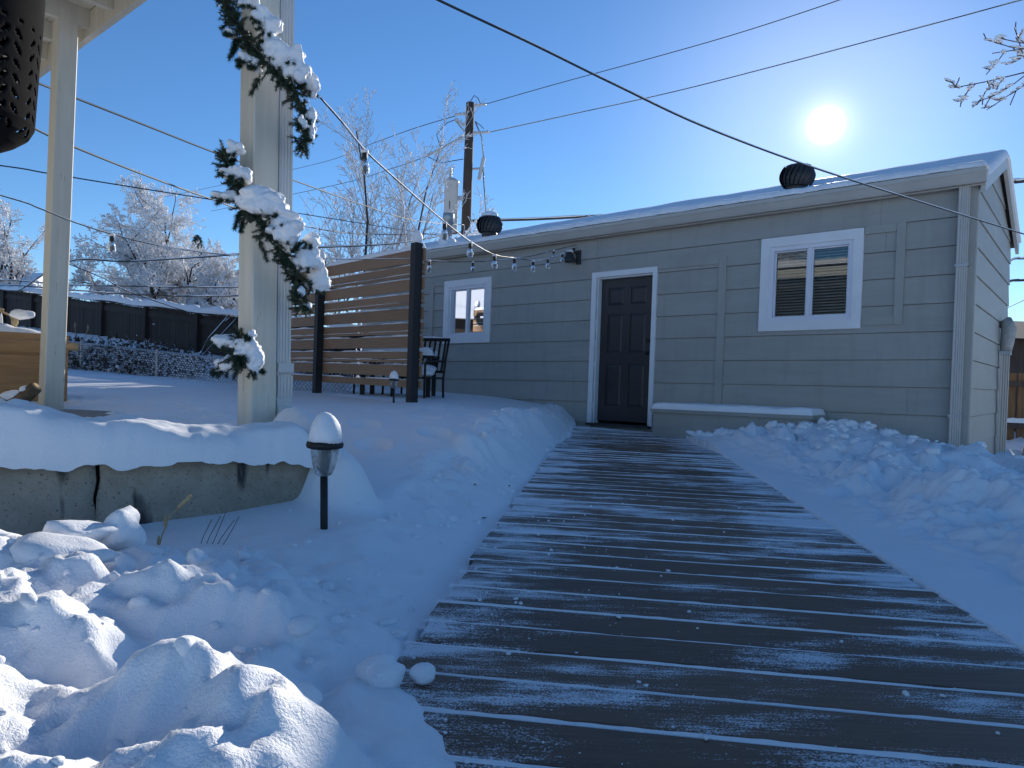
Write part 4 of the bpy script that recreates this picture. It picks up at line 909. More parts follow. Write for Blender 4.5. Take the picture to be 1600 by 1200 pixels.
# grass stalks before the retaining wall
def gp(dx, dy, z): return np.array([-.985+dx, 1.99+dy, z])
g0 = gz(-.99, 1.99)
stalk([gp(-.005, 0, g0-.03), gp(.01, 0, .12), gp(.03, 0, .17), gp(.055, 0, .195)], .0016, 'dry foxtail stalk with a bent seed head before the concrete wall', [], 'grass')
for k in range(6):
    V, F = ICO2; c = gp(.055+.006*k, 0, .196+.006*k)
    put('seed_head_tuft', V*np.array([.0060, .005, .0075])+c, F, 'straw', bpy.data.objects['dried_plant.003'] if False else [o for o in bpy.data.objects if o.name.startswith('dried_plant')][-1], True)
stalk([gp(-.01, .01, g0-.03), gp(0, .01, .10), gp(.012, .01, .13)], .0016, 'upright foxtail with a short pale seed head before the concrete wall', [(gp(.013, .01, .150), (.0055, .0055, .022))], 'grass')
stalk([gp(-.02, -.02, g0-.03), gp(.005, -.02, .09)], .0018, 'broken foxtail stub sticking out of the snow pile', [(gp(.010, -.02, .10), (.005, .005, .018))], 'grass')
for k in range(5):
    stalk([(-.90+.014*k, 2.05, gz(-.9, 2.05)-.03), (-.885+.018*k, 2.05, .10), (-.862+.02*k+.006*(k % 2), 2.05, .15+.012*(k % 3))], .0011, ('thin dark grass blade, number %d of the five beside the concrete wall counted from the left' % (k+1)).replace('number 1 of the five', 'leftmost of five').replace('number 5 of the five', 'rightmost of five').replace('number 2 of the five', 'second of five').replace('number 3 of the five', 'middle of five').replace('number 4 of the five', 'fourth of five').replace(' counted from the left', ''), [], 'grass', 'twig')
# hanging perforated lantern under the porch roof
lan = thing('hanging_lantern', (-2.07, 2.62, 1.36), 'black metal hanging lantern with leaf-shaped cut-outs at the top left', 'lantern')
prof = [(.285, 2.35), (.283, 2.1), (.276, 1.9), (.268, 1.75), (.262, 1.62), (.257, 1.50), (.240, 1.465), (.20, 1.43), (.15, 1.40), (.09, 1.382), (.02, 1.375)]
zz = np.linspace(0, 1, 150); pz = np.interp(zz*10, range(11), [p[1] for p in prof]); prr = np.interp(zz*10, range(11), [p[0] for p in prof]); nk = 260
Th, Zi = np.meshgrid(np.linspace(0, 2*math.pi, nk, endpoint=False), np.arange(150), indexing='ij')
lx, ly = -2.13, 2.64
V = np.stack([lx+prr[Zi]*np.cos(Th), ly+prr[Zi]*np.sin(Th), pz[Zi]], 2).reshape(-1, 3)
F = []
for i in range(nk):
    for j in range(149):
        u = (i/nk*13) % 1-.5; hgt = pz[j]; v_ = ((hgt-1.35)/.055+abs(u)*1.7) % 1-.5
        leaf = (abs(u) > .07) and (abs(u) < .33) and abs(v_) < .20*(1-((abs(u)-.2)/.14)**2) and 1.43 < hgt < 1.85
        if not leaf: F.append((i*150+j, ((i+1) % nk)*150+j, ((i+1) % nk)*150+j+1, i*150+j+1))
ls = put('shade', V, F, 'matt_black', lan, True); so_ = ls.modifiers.new('solid', 'SOLIDIFY'); so_.thickness = .004
MB().tube([(lx, ly, 2.34), (lx, ly, 3.03)], .006, 8).build('hanging_rod', 'black_metal', lan); MB().lathe((lx, ly, 2.33), [(.284, 0), (.2, .05), (.02, .08)], 40).build('top_plate', 'black_metal', lan, True)

# ------------------------------------------------------------------ fences
bf = thing('board_fence', (-9, 17.5, 1.0), 'dark brown board fence with a snow cap along the back of the yard', 'fence')
def BFp(a, n_, z): return np.array([BF0[0]+BFD[0]*a-BFD[1]*n_*-1*0+.6*n_, BF0[1]+BFD[1]*a+.8*n_, z])
def bf_top(a): return 1.30+.088*a+.02*math.sin(a*2.1)
def bf_bot(a): return gz(*BFp(a, 0, 0)[:2])
bm_ = MB(); bm_.box(-.069, .069, -.010, .010, -1.7, 0); bmesh_ = rawmesh('fence_board', bm_.V, bm_.F, 'fence_wood')
a = 0.0; rf_ = random.Random(5)
while a < 22:
    o = bpy.data.objects.new('fence_board', bmesh_); link(o, bf); o.location = Vector(BFp(a, rf_.uniform(-.004, .004), bf_top(a)+rf_.uniform(-.008, .008)))-bf.location; o.rotation_euler = (0, 0, math.atan2(BFD[1], BFD[0])); a += .1455+rf_.uniform(-.002, .003)
a = .4
while a < 22:
    MB(BFp).box(a-.06, a+.06, -.11, -.012, bf_top(a)-1.9, bf_top(a)+.03).build('post', 'fence_wood', bf); a += 2.44
for k in range(9):
    a0, a1 = k*2.44, (k+1)*2.44
    MB().add([BFp(x, n_, bf_top(x)+dz) for x in (a0, a1) for n_ in (-.10, .05) for dz in (.012, .05)], [(0, 1, 3, 2), (4, 6, 7, 5), (0, 4, 5, 1), (2, 3, 7, 6), (0, 2, 6, 4), (1, 5, 7, 3)]).build('cap_rail', 'fence_wood', bf)
    MB().add([BFp(x, n_, bf_top(x)+dz) for x in (a0, a1) for n_ in (-.045, -.013) for dz in (-.22, -.08)], [(0, 1, 3, 2), (4, 6, 7, 5), (0, 4, 5, 1), (2, 3, 7, 6), (0, 2, 6, 4), (1, 5, 7, 3)]).build('rail', 'fence_wood', bf)
blanket('fence_cap_snow', lambda l, w_, t: BFp(l, w_, bf_top(l)+.052+t), 0, 21.8, -.12, .08, .14, 420, 12, .06, .0, 51, lump=.3, lumpscale=4, kind='stuff', label='thick wavy snow on the dark fence top', material='snow')
# chain-link fence in front of it
cl = thing('chain_link_fence', (-6.5, 14.2, .3), 'grey chain-link fence across the back of the yard below the board fence', 'fence')
C0 = np.array([-2.1, 10.25, 0]); C1 = np.array([-14.2, 17.2, 0]); CDv = (C1-C0); CLn = float(np.linalg.norm(CDv)); CDv = CDv/CLn
def c_top(a): return .54+.055*a
def c_bot(a): return c_top(a)-.66
P0_, P1_ = [], []; a = -.6
while a < CLn:
    for s_ in (1, -1):
        x0, x1 = (a, a+.66) if s_ == 1 else (a+.66, a)
        n_ = 1
        p, q = C0+CDv*x0+np.array([0, 0, c_bot(x0)]), C0+CDv*x1+np.array([0, 0, c_top(x1)])
        if -.02 < min(x0, x1): P0_.append(p); P1_.append(q)
    a += .078
P0_, P1_ = np.array(P0_), np.array(P1_); V_, F_ = segs_mesh(P0_, P1_, np.full(len(P0_), .0042), np.full(len(P0_), .0042), 4); put('wire_mesh', V_, F_, 'bark_snowy' if False else 'galvanized', cl, kind='stuff')
MB().tube([C0+CDv*x+np.array([0, 0, c_top(x)]) for x in np.linspace(0, CLn, 12)], .018, 8).build('top_rail', 'galvanized', cl)
a = .1
while a < CLn: MB().tube([C0+CDv*a+np.array([0, 0, c_bot(a)-.3]), C0+CDv*a+np.array([0, 0, c_top(a)+.04])], .028, 10).build('post', 'galvanized', cl); a += 2.45
# snow caught in the mesh: crumbs along the wires
rs = np.random.default_rng(9); sp_ = []
for k in range(1500):
    a = rs.uniform(0, 9); h = rs.uniform(.15, .64); rw_ = round(h/.039); i_ = (round(a/.078)+.5*(rw_ % 2))*.078; sp_.append((C0+CDv*i_+np.array([0, 0, c_bot(i_)+rw_*.039+.010])+np.array([0, -.01, 0]), (.020, .014, .015*rs.uniform(.4, 1.3)), rs.uniform(0, 3)))
V_, F_ = lumps(sp_, 4, .2, ico(1)); put('mesh_snow', V_, F_, 'snow', None, True, kind='stuff', label='snow crumbs caught in the chain-link mesh')

# ------------------------------------------------------------------ trees
def grow(base, dirv, length, radius, levels, seed, kids=(7, 6, 5, 4), spread=(.8, .8, .9, .9), ratio=.55, up=.12, wob=.12, nseg=5, minr=.004, start=.25):
    r_ = np.random.default_rng(seed); out = [[] for _ in range(levels+1)]
    def branch(p, d, L_, rad, lev):
        pts = [p]; n_ = nseg if lev < levels else 3
        for i in range(n_):
            d = d+r_.normal(0, wob, 3); d[2] += up*(.4 if lev == 0 else 1); d = d/np.linalg.norm(d); p = p+d*L_/n_; pts.append(p)
        for i in range(n_):
            ra, rb = rad*(1-.75*i/n_), rad*(1-.75*(i+1)/n_); out[lev].append((pts[i], pts[i+1], max(ra, minr), max(rb, minr*.8)))
        if lev < levels:
            nk_ = kids[lev]
            for k in range(nk_):
                s_ = start+(1-start)*(k+r_.uniform(0, 1))/nk_; j = min(int(s_*n_), n_-1); q = pts[j]+(pts[j+1]-pts[j])*(s_*n_-j)
                dd = pts[j+1]-pts[j]; dd = dd/np.linalg.norm(dd); a_ = np.cross(dd, r_.normal(0, 1, 3)); a_ /= np.linalg.norm(a_); sp = spread[lev]*r_.uniform(.6, 1.2)
                nd = dd*math.cos(sp)+a_*math.sin(sp); branch(q, nd, L_*ratio*r_.uniform(.6, 1.15)*(1.15-.5*s_), max(rad*.55*(1-.5*s_), minr), lev+1)
    branch(np.asarray(base, float), np.asarray(dirv, float), length, radius, 0); return out
def tree_obj(name, label, base, stems_, trunk_m, crown_m, group=None, cut=2, n0=7, n1=3):
    t_ = thing(name, base, label, 'tree', group); lo = [s_ for o in stems_ for lv in o[:cut] for s_ in lv]; hi = [s_ for o in stems_ for lv in o[cut:] for s_ in lv]
    for nm, L_, mm_, n_ in (('trunk', lo, trunk_m, n0), ('crown', hi, crown_m, n1)):
        P0, P1, R0, R1 = (np.array([s_[k] for s_ in L_]) for k in range(4)); V, F = segs_mesh(P0, P1, R0, R1, n_); put(nm, V, F, mm_, t_, True)
    return t_, hi
# bare maple behind the screen: ascending stems from a low fork
tb_ = np.array([-3.05, 16.4, .3]); rb_ = np.random.default_rng(2)
st_ = []
for k, (dx, dy, L_, r0) in enumerate(((-.30, .1, 4.6, .06), (-.14, -.1, 5.6, .075), (.02, .1, 6.0, .08), (.20, -.05, 5.4, .07), (.40, .1, 4.3, .055), (-.50, 0, 3.4, .05), (.08, .3, 5.2, .06), (-.22, .3, 5.0, .06))):
    st_.append(grow(tb_+np.array([dx*.5, dy*.5, 0]), (dx, dy, 1), L_, r0*.62, 3, 100+k, (12, 8, 5), (.70, .75, .8), .42, .07, .08, 6, .0066, .18))
tr_, hi_ = tree_obj('bare_tree', 'leafless snow-flecked tree with upright stems behind the slat screen', tb_, st_, 'bark_snowy', 'twig_frost', None, 1, 6, 3)
rs = np.random.default_rng(3); idx = rs.choice(len(hi_), 420, replace=False)
V_, F_ = lumps([((hi_[i][0]+hi_[i][1])/2+np.array([0, 0, .012]), (.035*rs.uniform(.6, 1.5), .025, .020*rs.uniform(.7, 1.4)), rs.uniform(0, 3)) for i in idx if hi_[i][0][2] < 6.0], 3, .25, ico(1)); put('branch_snow', V_, F_, 'snow', None, True, kind='stuff', label='clots of snow in the leafless tree')
# low snowy bough reaching right towards the pole
bg_ = grow((-2.75, 15.2, 2.55), (.86, -.1, .30), 2.6, .05, 2, 77, (16, 6), (.8, .8), .36, .03, .06, 7, .008, .12)
bt, bh_ = tree_obj('snowy_bough_tree', 'low tree bough plastered with snow reaching towards the transformer', (-2.75, 15.2, .3), [bg_, [[(np.array([-2.8, 15.2, .2]), np.array([-2.75, 15.2, 2.6]), .07, .05)], [], []]], 'bark_snowy', 'twig_rime', None, 1, 7, 4)
V_, F_ = lumps([(p0*(1-s_)+p1*s_+np.array([0, 0, .03]), (.07, .045, .03), 0) for p0, p1, _, _ in bg_[0] for s_ in (.2, .5, .8)]+[((p0+p1)/2+np.array([0, 0, .014]), (.04, .03, .022), 1) for p0, p1, _, _ in bg_[1][::2]], 5, .2, ICO2); put('bough_snow', V_, F_, 'snow', None, True, kind='stuff', label='snow loaded along the low tree bough')
# smaller shrubby tree further left, behind the garlanded post
st_ = [grow((-4.9+.1*k, 16.0, .4), (dx, .1*k, 1), L_, .035, 3, 130+k, (7, 5, 4), (.6, .65, .7), .45, .08, .09, 5, .0065, .25) for k, (dx, L_) in enumerate(((-.25, 3.6), (.05, 4.0), (.3, 3.8), (.5, 3.0), (-.5, 2.9)))]
tree_obj('bare_sapling', 'thin multi-stem leafless sapling seen just right of the garlanded post', (-4.7, 16, .4), st_, 'bark_snowy', 'twig_frost', None, 1, 5, 3)
st_ = [grow((-6.75, 15.0, .6), (dx, .1, 1), 3.2, .03, 2, 170+k, (6, 4), (.7, .7), .45, .05, .1, 5, .0065, .3) for k, dx in enumerate((.35, .75))]
tree_obj('bare_sapling', 'few snowy bare twigs reaching out left of the garlanded post', (-6.75, 15.0, .6), st_, 'bark_snowy', 'twig_rime', None, 1, 5, 3)
# big rime-covered tree beyond the dark fence
def rimed(base, height, spread_, seed, label, kids=(12, 11, 9, 5), nst=7):
    st_ = []; r_ = np.random.default_rng(seed)
    for k in range(nst):
        q = 2*math.pi*k/nst+r_.uniform(-.4, .4); sp_k = spread_*(0.1 if k == 0 else (.5 if k % 2 else 1.0)); st_.append(grow(np.asarray(base)+np.array([0, 0, .1]), (math.cos(q)*sp_k, math.sin(q)*sp_k, 1), height*(1.0 if k == 0 else r_.uniform(.72, .92)), .10, 4, seed*10+k, kids, (.85, .9, .95, .95), .50, .010, .13, 5, .0145, .14))
    return tree_obj('rimed_tree', label, base, st_, 'bark_snowy', 'twig_rime', 'rime-covered trees beyond the dark fence', 2, 6, 3)
r1 = rimed((-14.4, 29.5, .7), 6.0, .95, 41, 'big round tree white with rime beyond the dark board fence')
rimed((-11.7, 27.5, .7), 3.7, .95, 43, 'lower rimed tree at the right foot of the big white one')
rimed((-20.3, 28.0, 1.2), 4.8, .6, 44, 'rimed tree at the left edge between planter and porch post', (9, 8, 6, 3), 4)
# copy for the view behind the camera, mirrored in the window
for k, loc in enumerate(((-17, -3.5, -.1),)):
    c_ = r1[0].copy(); COL.objects.link(c_); c_.location = loc; c_['label'] = ('rimed tree behind the house, seen in the right shed window', 'second rimed tree behind the house, out of view except as reflection')[k]; c_['group'] = 'rime-covered trees beyond the dark fence'
    for ch in r1[0].children: d_ = ch.copy(); COL.objects.link(d_); d_.parent = c_
# spruce peeking over the rimed tree
spb = np.array([-16.3, 36.0, .8]); sp = thing('spruce_tree', spb, 'dark spruce top behind the big white tree', 'tree'); MB().tube([spb, spb+np.array([0, 0, 6.4])], [.14, .015], 8).build('trunk', 'bark_snowy', sp, True)
rs = np.random.default_rng(14); Vq = []
for k in range(5200):
    h = rs.uniform(0.12, 1)**.9; rad = 1.75*(1-h)**.85*rs.uniform(.25, 1); q = rs.uniform(0, 2*math.pi); c = spb+np.array([rad*math.cos(q), rad*math.sin(q), 6.4*h-.28*rad]); d = np.array([math.cos(q), math.sin(q), -.35])*.18+rs.normal(0, .05, 3); s_ = np.cross(d, rs.normal(0, 1, 3)); s_ = s_/np.linalg.norm(s_)*.035
    Vq.append((c-s_, c+s_, c+d))
put('crown', np.array(Vq).reshape(-1, 3), np.arange(len(Vq)*3).reshape(-1, 3), 'spruce_needles', sp)
# hedge of snowy bushes on the bank behind the chain-link
rs = np.random.default_rng(23)
for k, (a, w_) in enumerate(((5.4, .55), (6.1, .6), (6.8, .6), (7.5, .65), (8.2, .6), (8.9, .7), (9.7, .7), (10.6, .7))):
    c = C0+CDv*a+np.array([.5, .87, 0])*.55; c[2] = gz(c[0], c[1])-.05; t_ = thing('bush', c, ('snowy dark bush behind the chain-link fence, ' + ('rightmost', 'second from right', 'third from right', 'fourth from right', 'fifth from right', 'sixth from right', 'second from left', 'leftmost')[k]), 'bush', 'bushes behind the chain-link fence')
    st_ = [grow(c, (math.cos(q)*.9, math.sin(q)*.9, .8), .62, .012, 2, 300+k*10+int(q*3), (6, 5), (.8, .9), .6, -.02, .2, 4, .006, .1) for q in np.linspace(0, 6.0, 9)]
    L_ = [s_ for o in st_ for lv in o for s_ in lv]; V, F = segs_mesh(*(np.array([s_[j] for s_ in L_]) for j in range(4)), 3); put('stems', V, F, 'bark_snowy', t_)
    n_ = 1500; ct = c+np.stack([rs.normal(0, .36, n_), rs.normal(0, .30, n_), np.abs(rs.normal(.26, .17, n_))], 1); d = rs.normal(0, .04, (n_, 3)); s_ = rs.normal(0, .022, (n_, 3))
    put('leaves', np.stack([ct-s_, ct+s_, ct+d+s_*.3], 1).reshape(-1, 3), np.arange(n_*3).reshape(-1, 3), 'bush_leaves', t_, kind='stuff')
    V_, F_ = lumps([(c+np.array([rs.normal(0, .33), rs.normal(-.1, .2), rs.uniform(.08, .55)]), (rs.uniform(.04, .12), .05, rs.uniform(.02, .05)), rs.uniform(0, 3)) for _ in range(12)], k, .25, ICO2); put('bush_snow', V_, F_, 'snow', None, True, kind='stuff', label='snow pads lying on a dark bush')
# iced twigs of a tree just outside the frame at the upper right
it = thing('iced_tree', (5.6, 6.1, -.4), 'iced bare twigs poking in at the upper right corner', 'tree')
tw_ = [grow((4.9, 5.7, 3.35), (-.85, -.30, -.22), 1.75, .011, 2, 501, (9, 4), (.6, .6), .30, .012, .07, 7, .0045, .3), grow((4.6, 5.4, 3.35), (-.95, -.1, -.12), 1.25, .009, 2, 502, (6, 3), (.6, .6), .3, .02, .06, 6, .004, .3),
       grow((5.0, 5.9, 4.05), (-.95, -.2, -.22), 1.9, .009, 2, 505, (7, 3), (.5, .6), .28, .02, .06, 6, .004, .3)]
MB().tube([(5.6, 6.1, -.5), (5.55, 6.1, 1.5), (5.4, 6.0, 2.8), (4.95, 5.75, 3.35)], [.09, .08, .06, .012], 9).build('trunk', 'bark_snowy', it, True); MB().tube([(5.5, 6.05, 2.2), (5.2, 6.0, 3.4), (5.0, 5.9, 4.05)], [.05, .03, .01], 8).build('limb', 'bark_snowy', it, True)
MB().tube([(5.42, 6.0, 2.75), (4.9, 5.6, 3.2), (4.6, 5.4, 3.35)], [.04, .02, .009], 8).build('limb', 'bark_snowy', it, True)
L_ = [s_ for o in tw_ for lv in o for s_ in lv]; V, F = segs_mesh(*(np.array([s_[j] for s_ in L_]) for j in range(4)), 5); put('twigs', V, F, 'twig', it, True, kind='stuff')
rs = np.random.default_rng(6); V_, F_ = lumps([((p0+p1)/2+np.array([0, 0, .008]), (.035*rs.uniform(.5, 1.2), .0085, .0085), math.atan2((p1-p0)[1], (p1-p0)[0])) for p0, p1, _, _ in L_ if rs.uniform() < .62 and abs((p1-p0)[2]) < .8*np.linalg.norm(p1-p0)], 6, .3, ICO2); put('twig_ice', V_, F_, 'snow', None, True, kind='stuff', label='ice and snow beads on the overhead twigs')

# ------------------------------------------------------------------ utility pole
up = thing('utility_pole', (-1.46, 20.05, .2), 'weathered wooden utility pole with transformer behind the shed', 'utility pole')
MB().tube([(-1.46, 20.05, .1), (-1.46, 20.06, 4.2), (-1.46, 20.09, 8.30)], [.165, .145, .12], 14).build('pole', 'pole_wood', up, True)
tc_ = np.array([-1.90, 19.95, 0]); tf = MB().lathe(tc_, [(.19, 4.55), (.20, 4.6), (.20, 5.95), (.215, 5.97), (.215, 6.02), (.12, 6.10), (.05, 6.12)], 20).build('transformer', 'grey_steel', up, True)
MB().lathe(tc_+np.array([-.04, 0, 0]), [(.03, 6.1), (.05, 6.18), (.035, 6.22), (.05, 6.28), (.03, 6.34), (.04, 6.40), (.01, 6.44)], 12).build('bushing', 'grey_steel', tf, True)
MB().box(-1.78, -1.56, 19.93, 19.97, 5.5, 5.62).build('bracket', 'galvanized', tf); MB().box(-1.93, -1.91, 19.74, 19.76, 5.2, 5.42).build('plate', 'rubber', tf)
def insul(p, d, n_=3):
    p, d = np.asarray(p, float), np.asarray(d, float); d = d/np.linalg.norm(d); pts, rad = [], []
    for i in range(n_*2+1): pts.append(p+d*.055*i); rad.append(.05 if i % 2 else .026)
    MB().tube(pts, rad, 10).build('insulator', 'grey_steel', up, True)
insul((-1.33, 20.0, 8.20), (1, -.2, .06)); insul((-1.58, 20.05, 7.98), (-1, .2, -.05)); insul((-1.33, 19.98, 7.42), (1, -.1, .06), 4); insul((-2.25, 20.0, 6.95), (-1, .1, -.55), 4); insul((-1.60, 20.0, 7.62), (-.7, 0, .5), 3)
MB().tube([(-1.57, 20.0, 7.35), (-2.25, 20.0, 6.95)], .028, 8).build('strut', 'galvanized', up); MB().tube([(-1.56, 20.0, 7.42), (-1.88, 20.0, 7.78)], .022, 8).build('strut', 'galvanized', up)
MB().tube([(-1.02, 19.95, 6.72), (-1.13, 19.95, 6.10)], .055, 10).build('cutout', 'grey_steel', up); MB().tube([(-1.33, 19.97, 6.40), (-1.08, 19.95, 6.42)], .03, 8).build('bracket', 'galvanized', up)
def wireobj(pts, r_, label, name='wire', m_='wire', smoothn=6, snow=0., seed=0, group='overhead wires'):
    pts = [np.asarray(p, float) for p in pts]; P = []
    ext = [pts[0]*2-pts[1]]+pts+[pts[-1]*2-pts[-2]]
    for i in range(1, len(ext)-2):
        p0, p1, p2, p3 = ext[i-1:i+3]
        for k in range(smoothn):
            s_ = k/smoothn; P.append(.5*((2*p1)+(-p0+p2)*s_+(2*p0-5*p1+4*p2-p3)*s_*s_+(-p0+3*p1-3*p2+p3)*s_**3))
    P.append(pts[-1]); o = MB().tube(P, r_, 6).build(name, m_, None, True, label=label, cat='wire', group=group)
    if snow:
        Q = np.array(P); L_ = np.linalg.norm(np.diff(Q, axis=0), axis=1); cum = np.concatenate([[0], np.cumsum(L_)]); tt = np.arange(0, cum[-1], max(.02, snow*1.2))
        C = np.stack([np.interp(tt, cum, Q[:, j]) for j in range(3)], 1); k_ = np.clip(.55+1.5*fbm(tt*.9+seed*3.3, tt*0+seed, 5, 4, .7), 0, 1.3); k_[0] = k_[-1] = 0
        C[:, 2] += r_*.55*np.minimum(1, k_*3)+k_*snow*.10; MB().tube(list(C), list(np.maximum(r_*.3, r_*.75*np.minimum(1, k_*3)+k_*snow*.16)), 6).build('wire_snow', 'snow', None, True, kind='stuff', label='snow and ice stuck along a wire')
    return o
for k, pts in enumerate((((-1.02, 19.95, 6.70), (-1.10, 19.97, 7.3), (-1.30, 20.0, 7.75)), ((-1.05, 19.95, 6.65), (-.95, 19.9, 5.6), (-.85, 19.9, 4.75)), ((-1.45, 20.0, 8.32), (-1.35, 20.0, 8.48), (-1.24, 19.98, 8.40), (-1.15, 19.98, 8.22)), ((-2.25, 20, 6.95), (-2.38, 20, 7.35), (-2.1, 20, 7.68), (-1.82, 20, 7.8)), ((-2.6, 20, 6.7), (-2.2, 20, 6.55), (-1.6, 20, 6.68)), ((-1.30, 20, 7.75), (-1.15, 20, 7.65), (-1.05, 20, 7.55)))):
    MB().tube(pts, (.022, .022, .012, .012, .012, .010)[k], 6).build('jumper', 'wire' if k > 1 else 'galvanized', up, True)
wireobj([(-1.05, 19.98, 8.23), (0.926, 19.095, 8.513), (3.057, 17.595, 8.57), (4.81, 16.095, 8.54), (6.313, 14.594, 8.51), (7.059, 13.091, 8.261), (8.5, 10.0, 7.7)], .010, 'upper thin power line running right from the pole top')
wireobj([(-.95, 19.98, 7.44), (1.471, 19.086, 7.737), (3.722, 17.586, 7.782), (5.564, 16.086, 7.795), (7.145, 14.887, 7.863), (8.34, 13.586, 7.78), (8.925, 12.082, 7.45), (10.3, 8.4, 6.6)], .011, 'lower thin power line running right from the pole', snow=.014, seed=31)
wireobj([(-1.75, 20.09, 7.96), (-3.791, 24.099, 8.85), (-6.892, 30.114, 10.047), (-12.422, 40.137, 11.991), (-33.24, 60.163, 14.011)], .012, 'upper thin power line running left from the pole')
wireobj([(-2.55, 20.02, 6.76), (-4.399, 24.083, 7.498), (-7.927, 30.095, 8.428), (-19.601, 45.119, 10.435)], .012, 'lower thin power line running left from the pole')
wireobj([(-1.372, 19.953, 4.933), (0.708, 19.052, 4.859), (3.032, 17.55, 4.749), (4.947, 16.049, 4.629), (7.498, 14.047, 4.517), (9.117, 13.047, 4.513), (9.412, 12.546, 4.442), (14, 9.5, 4.6)], .036, 'thick bundled cable leaving the pole just above the roof', snow=.05, seed=32)
wireobj([(-3.90, 4.80, 3.02), (-3.85, 5.025, 2.699), (-3.78, 5.526, 2.754), (-3.756, 5.926, 2.803), (-3.608, 6.827, 2.886), (-3.398, 8.029, 2.992), (-3.081, 9.831, 3.193), (-2.724, 12.034, 3.441), (-2.166, 15.039, 3.826), (-1.46, 19.9, 4.80)], .009, 'black cable from the porch eave to the utility pole, the higher one')
wireobj([(-3.97, 4.95, 3.02), (-3.96, 5.05, 2.62), (-3.945, 5.222, 2.435), (-3.913, 5.622, 2.45), (-3.885, 6.122, 2.456), (-3.836, 7.223, 2.522), (-3.838, 8.825, 2.675), (-3.888, 11.028, 2.936), (-3.4, 15, 3.5), (-1.5, 19.9, 4.55)], .010, 'black cable from the porch eave, the lower one')
wireobj([(-13.1, 6.2, 2.65), (-9.0, 7.3, 2.9), (-6.803, 9.03, 3.072), (-6.4, 9.53, 3.116), (-5.904, 10.331, 3.195), (-5.112, 11.633, 3.334), (-4.601, 13.035, 3.526), (-1.6, 19.9, 4.4)], .009, 'thin dark wire sloping across the sky left of the garlanded post')
wireobj([(-24.4, 33.0, 3.1), (-15, 21.5, 2.75), (-10.2, 16.028, 2.834), (-8.684, 15.527, 2.813), (-7.18, 15.028, 2.846), (-5.692, 14.528, 2.907), (-4.292, 14.029, 2.984), (-2.8, 16.5, 3.6), (-1.5, 19.9, 4.62)], .017, 'snowy cable rising right in front of the big rimed tree', snow=.03, seed=35)
wireobj([(-10.2, 16.02, 2.80), (-9.2, 15.8, 2.45), (-8.6, 15.65, 2.18), (-7.45, 16.3, 1.78)], .012, 'short snowy guy wire slanting down before the rimed tree', snow=.02, seed=39)
wireobj([(-24.4, 33.0, 3.0), (-16.501, 22.029, 2.946), (-13.045, 20.527, 2.792), (-9.758, 19.026, 2.662), (-6.841, 17.524, 2.558), (-3.565, 16.023, 2.484), (-1.5, 19.9, 3.6)], .018, 'upper of two snowy level cables above the dark fence', snow=.03, seed=36)
wireobj([(-24.4, 33.0, 2.85), (-16.496, 22.028, 2.806), (-13.04, 20.526, 2.643), (-10.894, 19.524, 2.49), (-8.821, 18.522, 2.379), (-6.834, 17.522, 2.351), (-3.56, 16.021, 2.324), (-1.5, 19.9, 3.4)], .020, 'lower of two snowy level cables above the dark fence', snow=.03, seed=37)
wireobj([(6.86, 9.86, 2.40), (7.471, 10.525, 2.613), (8.138, 10.525, 2.651), (14, 10.4, 3.1)], .014, 'upper thin cable right of the shed gable', snow=.02, seed=42)
wireobj([(6.86, 9.86, 2.15), (7.268, 10.22, 2.241), (7.916, 10.221, 2.287), (14, 10.1, 2.8)], .020, 'lowest dark cable right of the shed gable')
wireobj([(-1.02, 3.23, 2.90), (-.80, 2.98, 2.42), (-0.566, 2.819, 2.19), (-0.371, 3.019, 2.189), (0.035, 3.419, 2.206), (0.502, 3.869, 2.211), (1.143, 4.419, 2.197), (2.1, 5.119, 2.19), (3.377, 5.919, 2.172), (4.748, 6.618, 2.093), (6.057, 7.317, 2.02), (9.1, 14.65, 1.80)], .0058, 'long dark iced cable slanting down across the sky over the shed', snow=.008, seed=38)

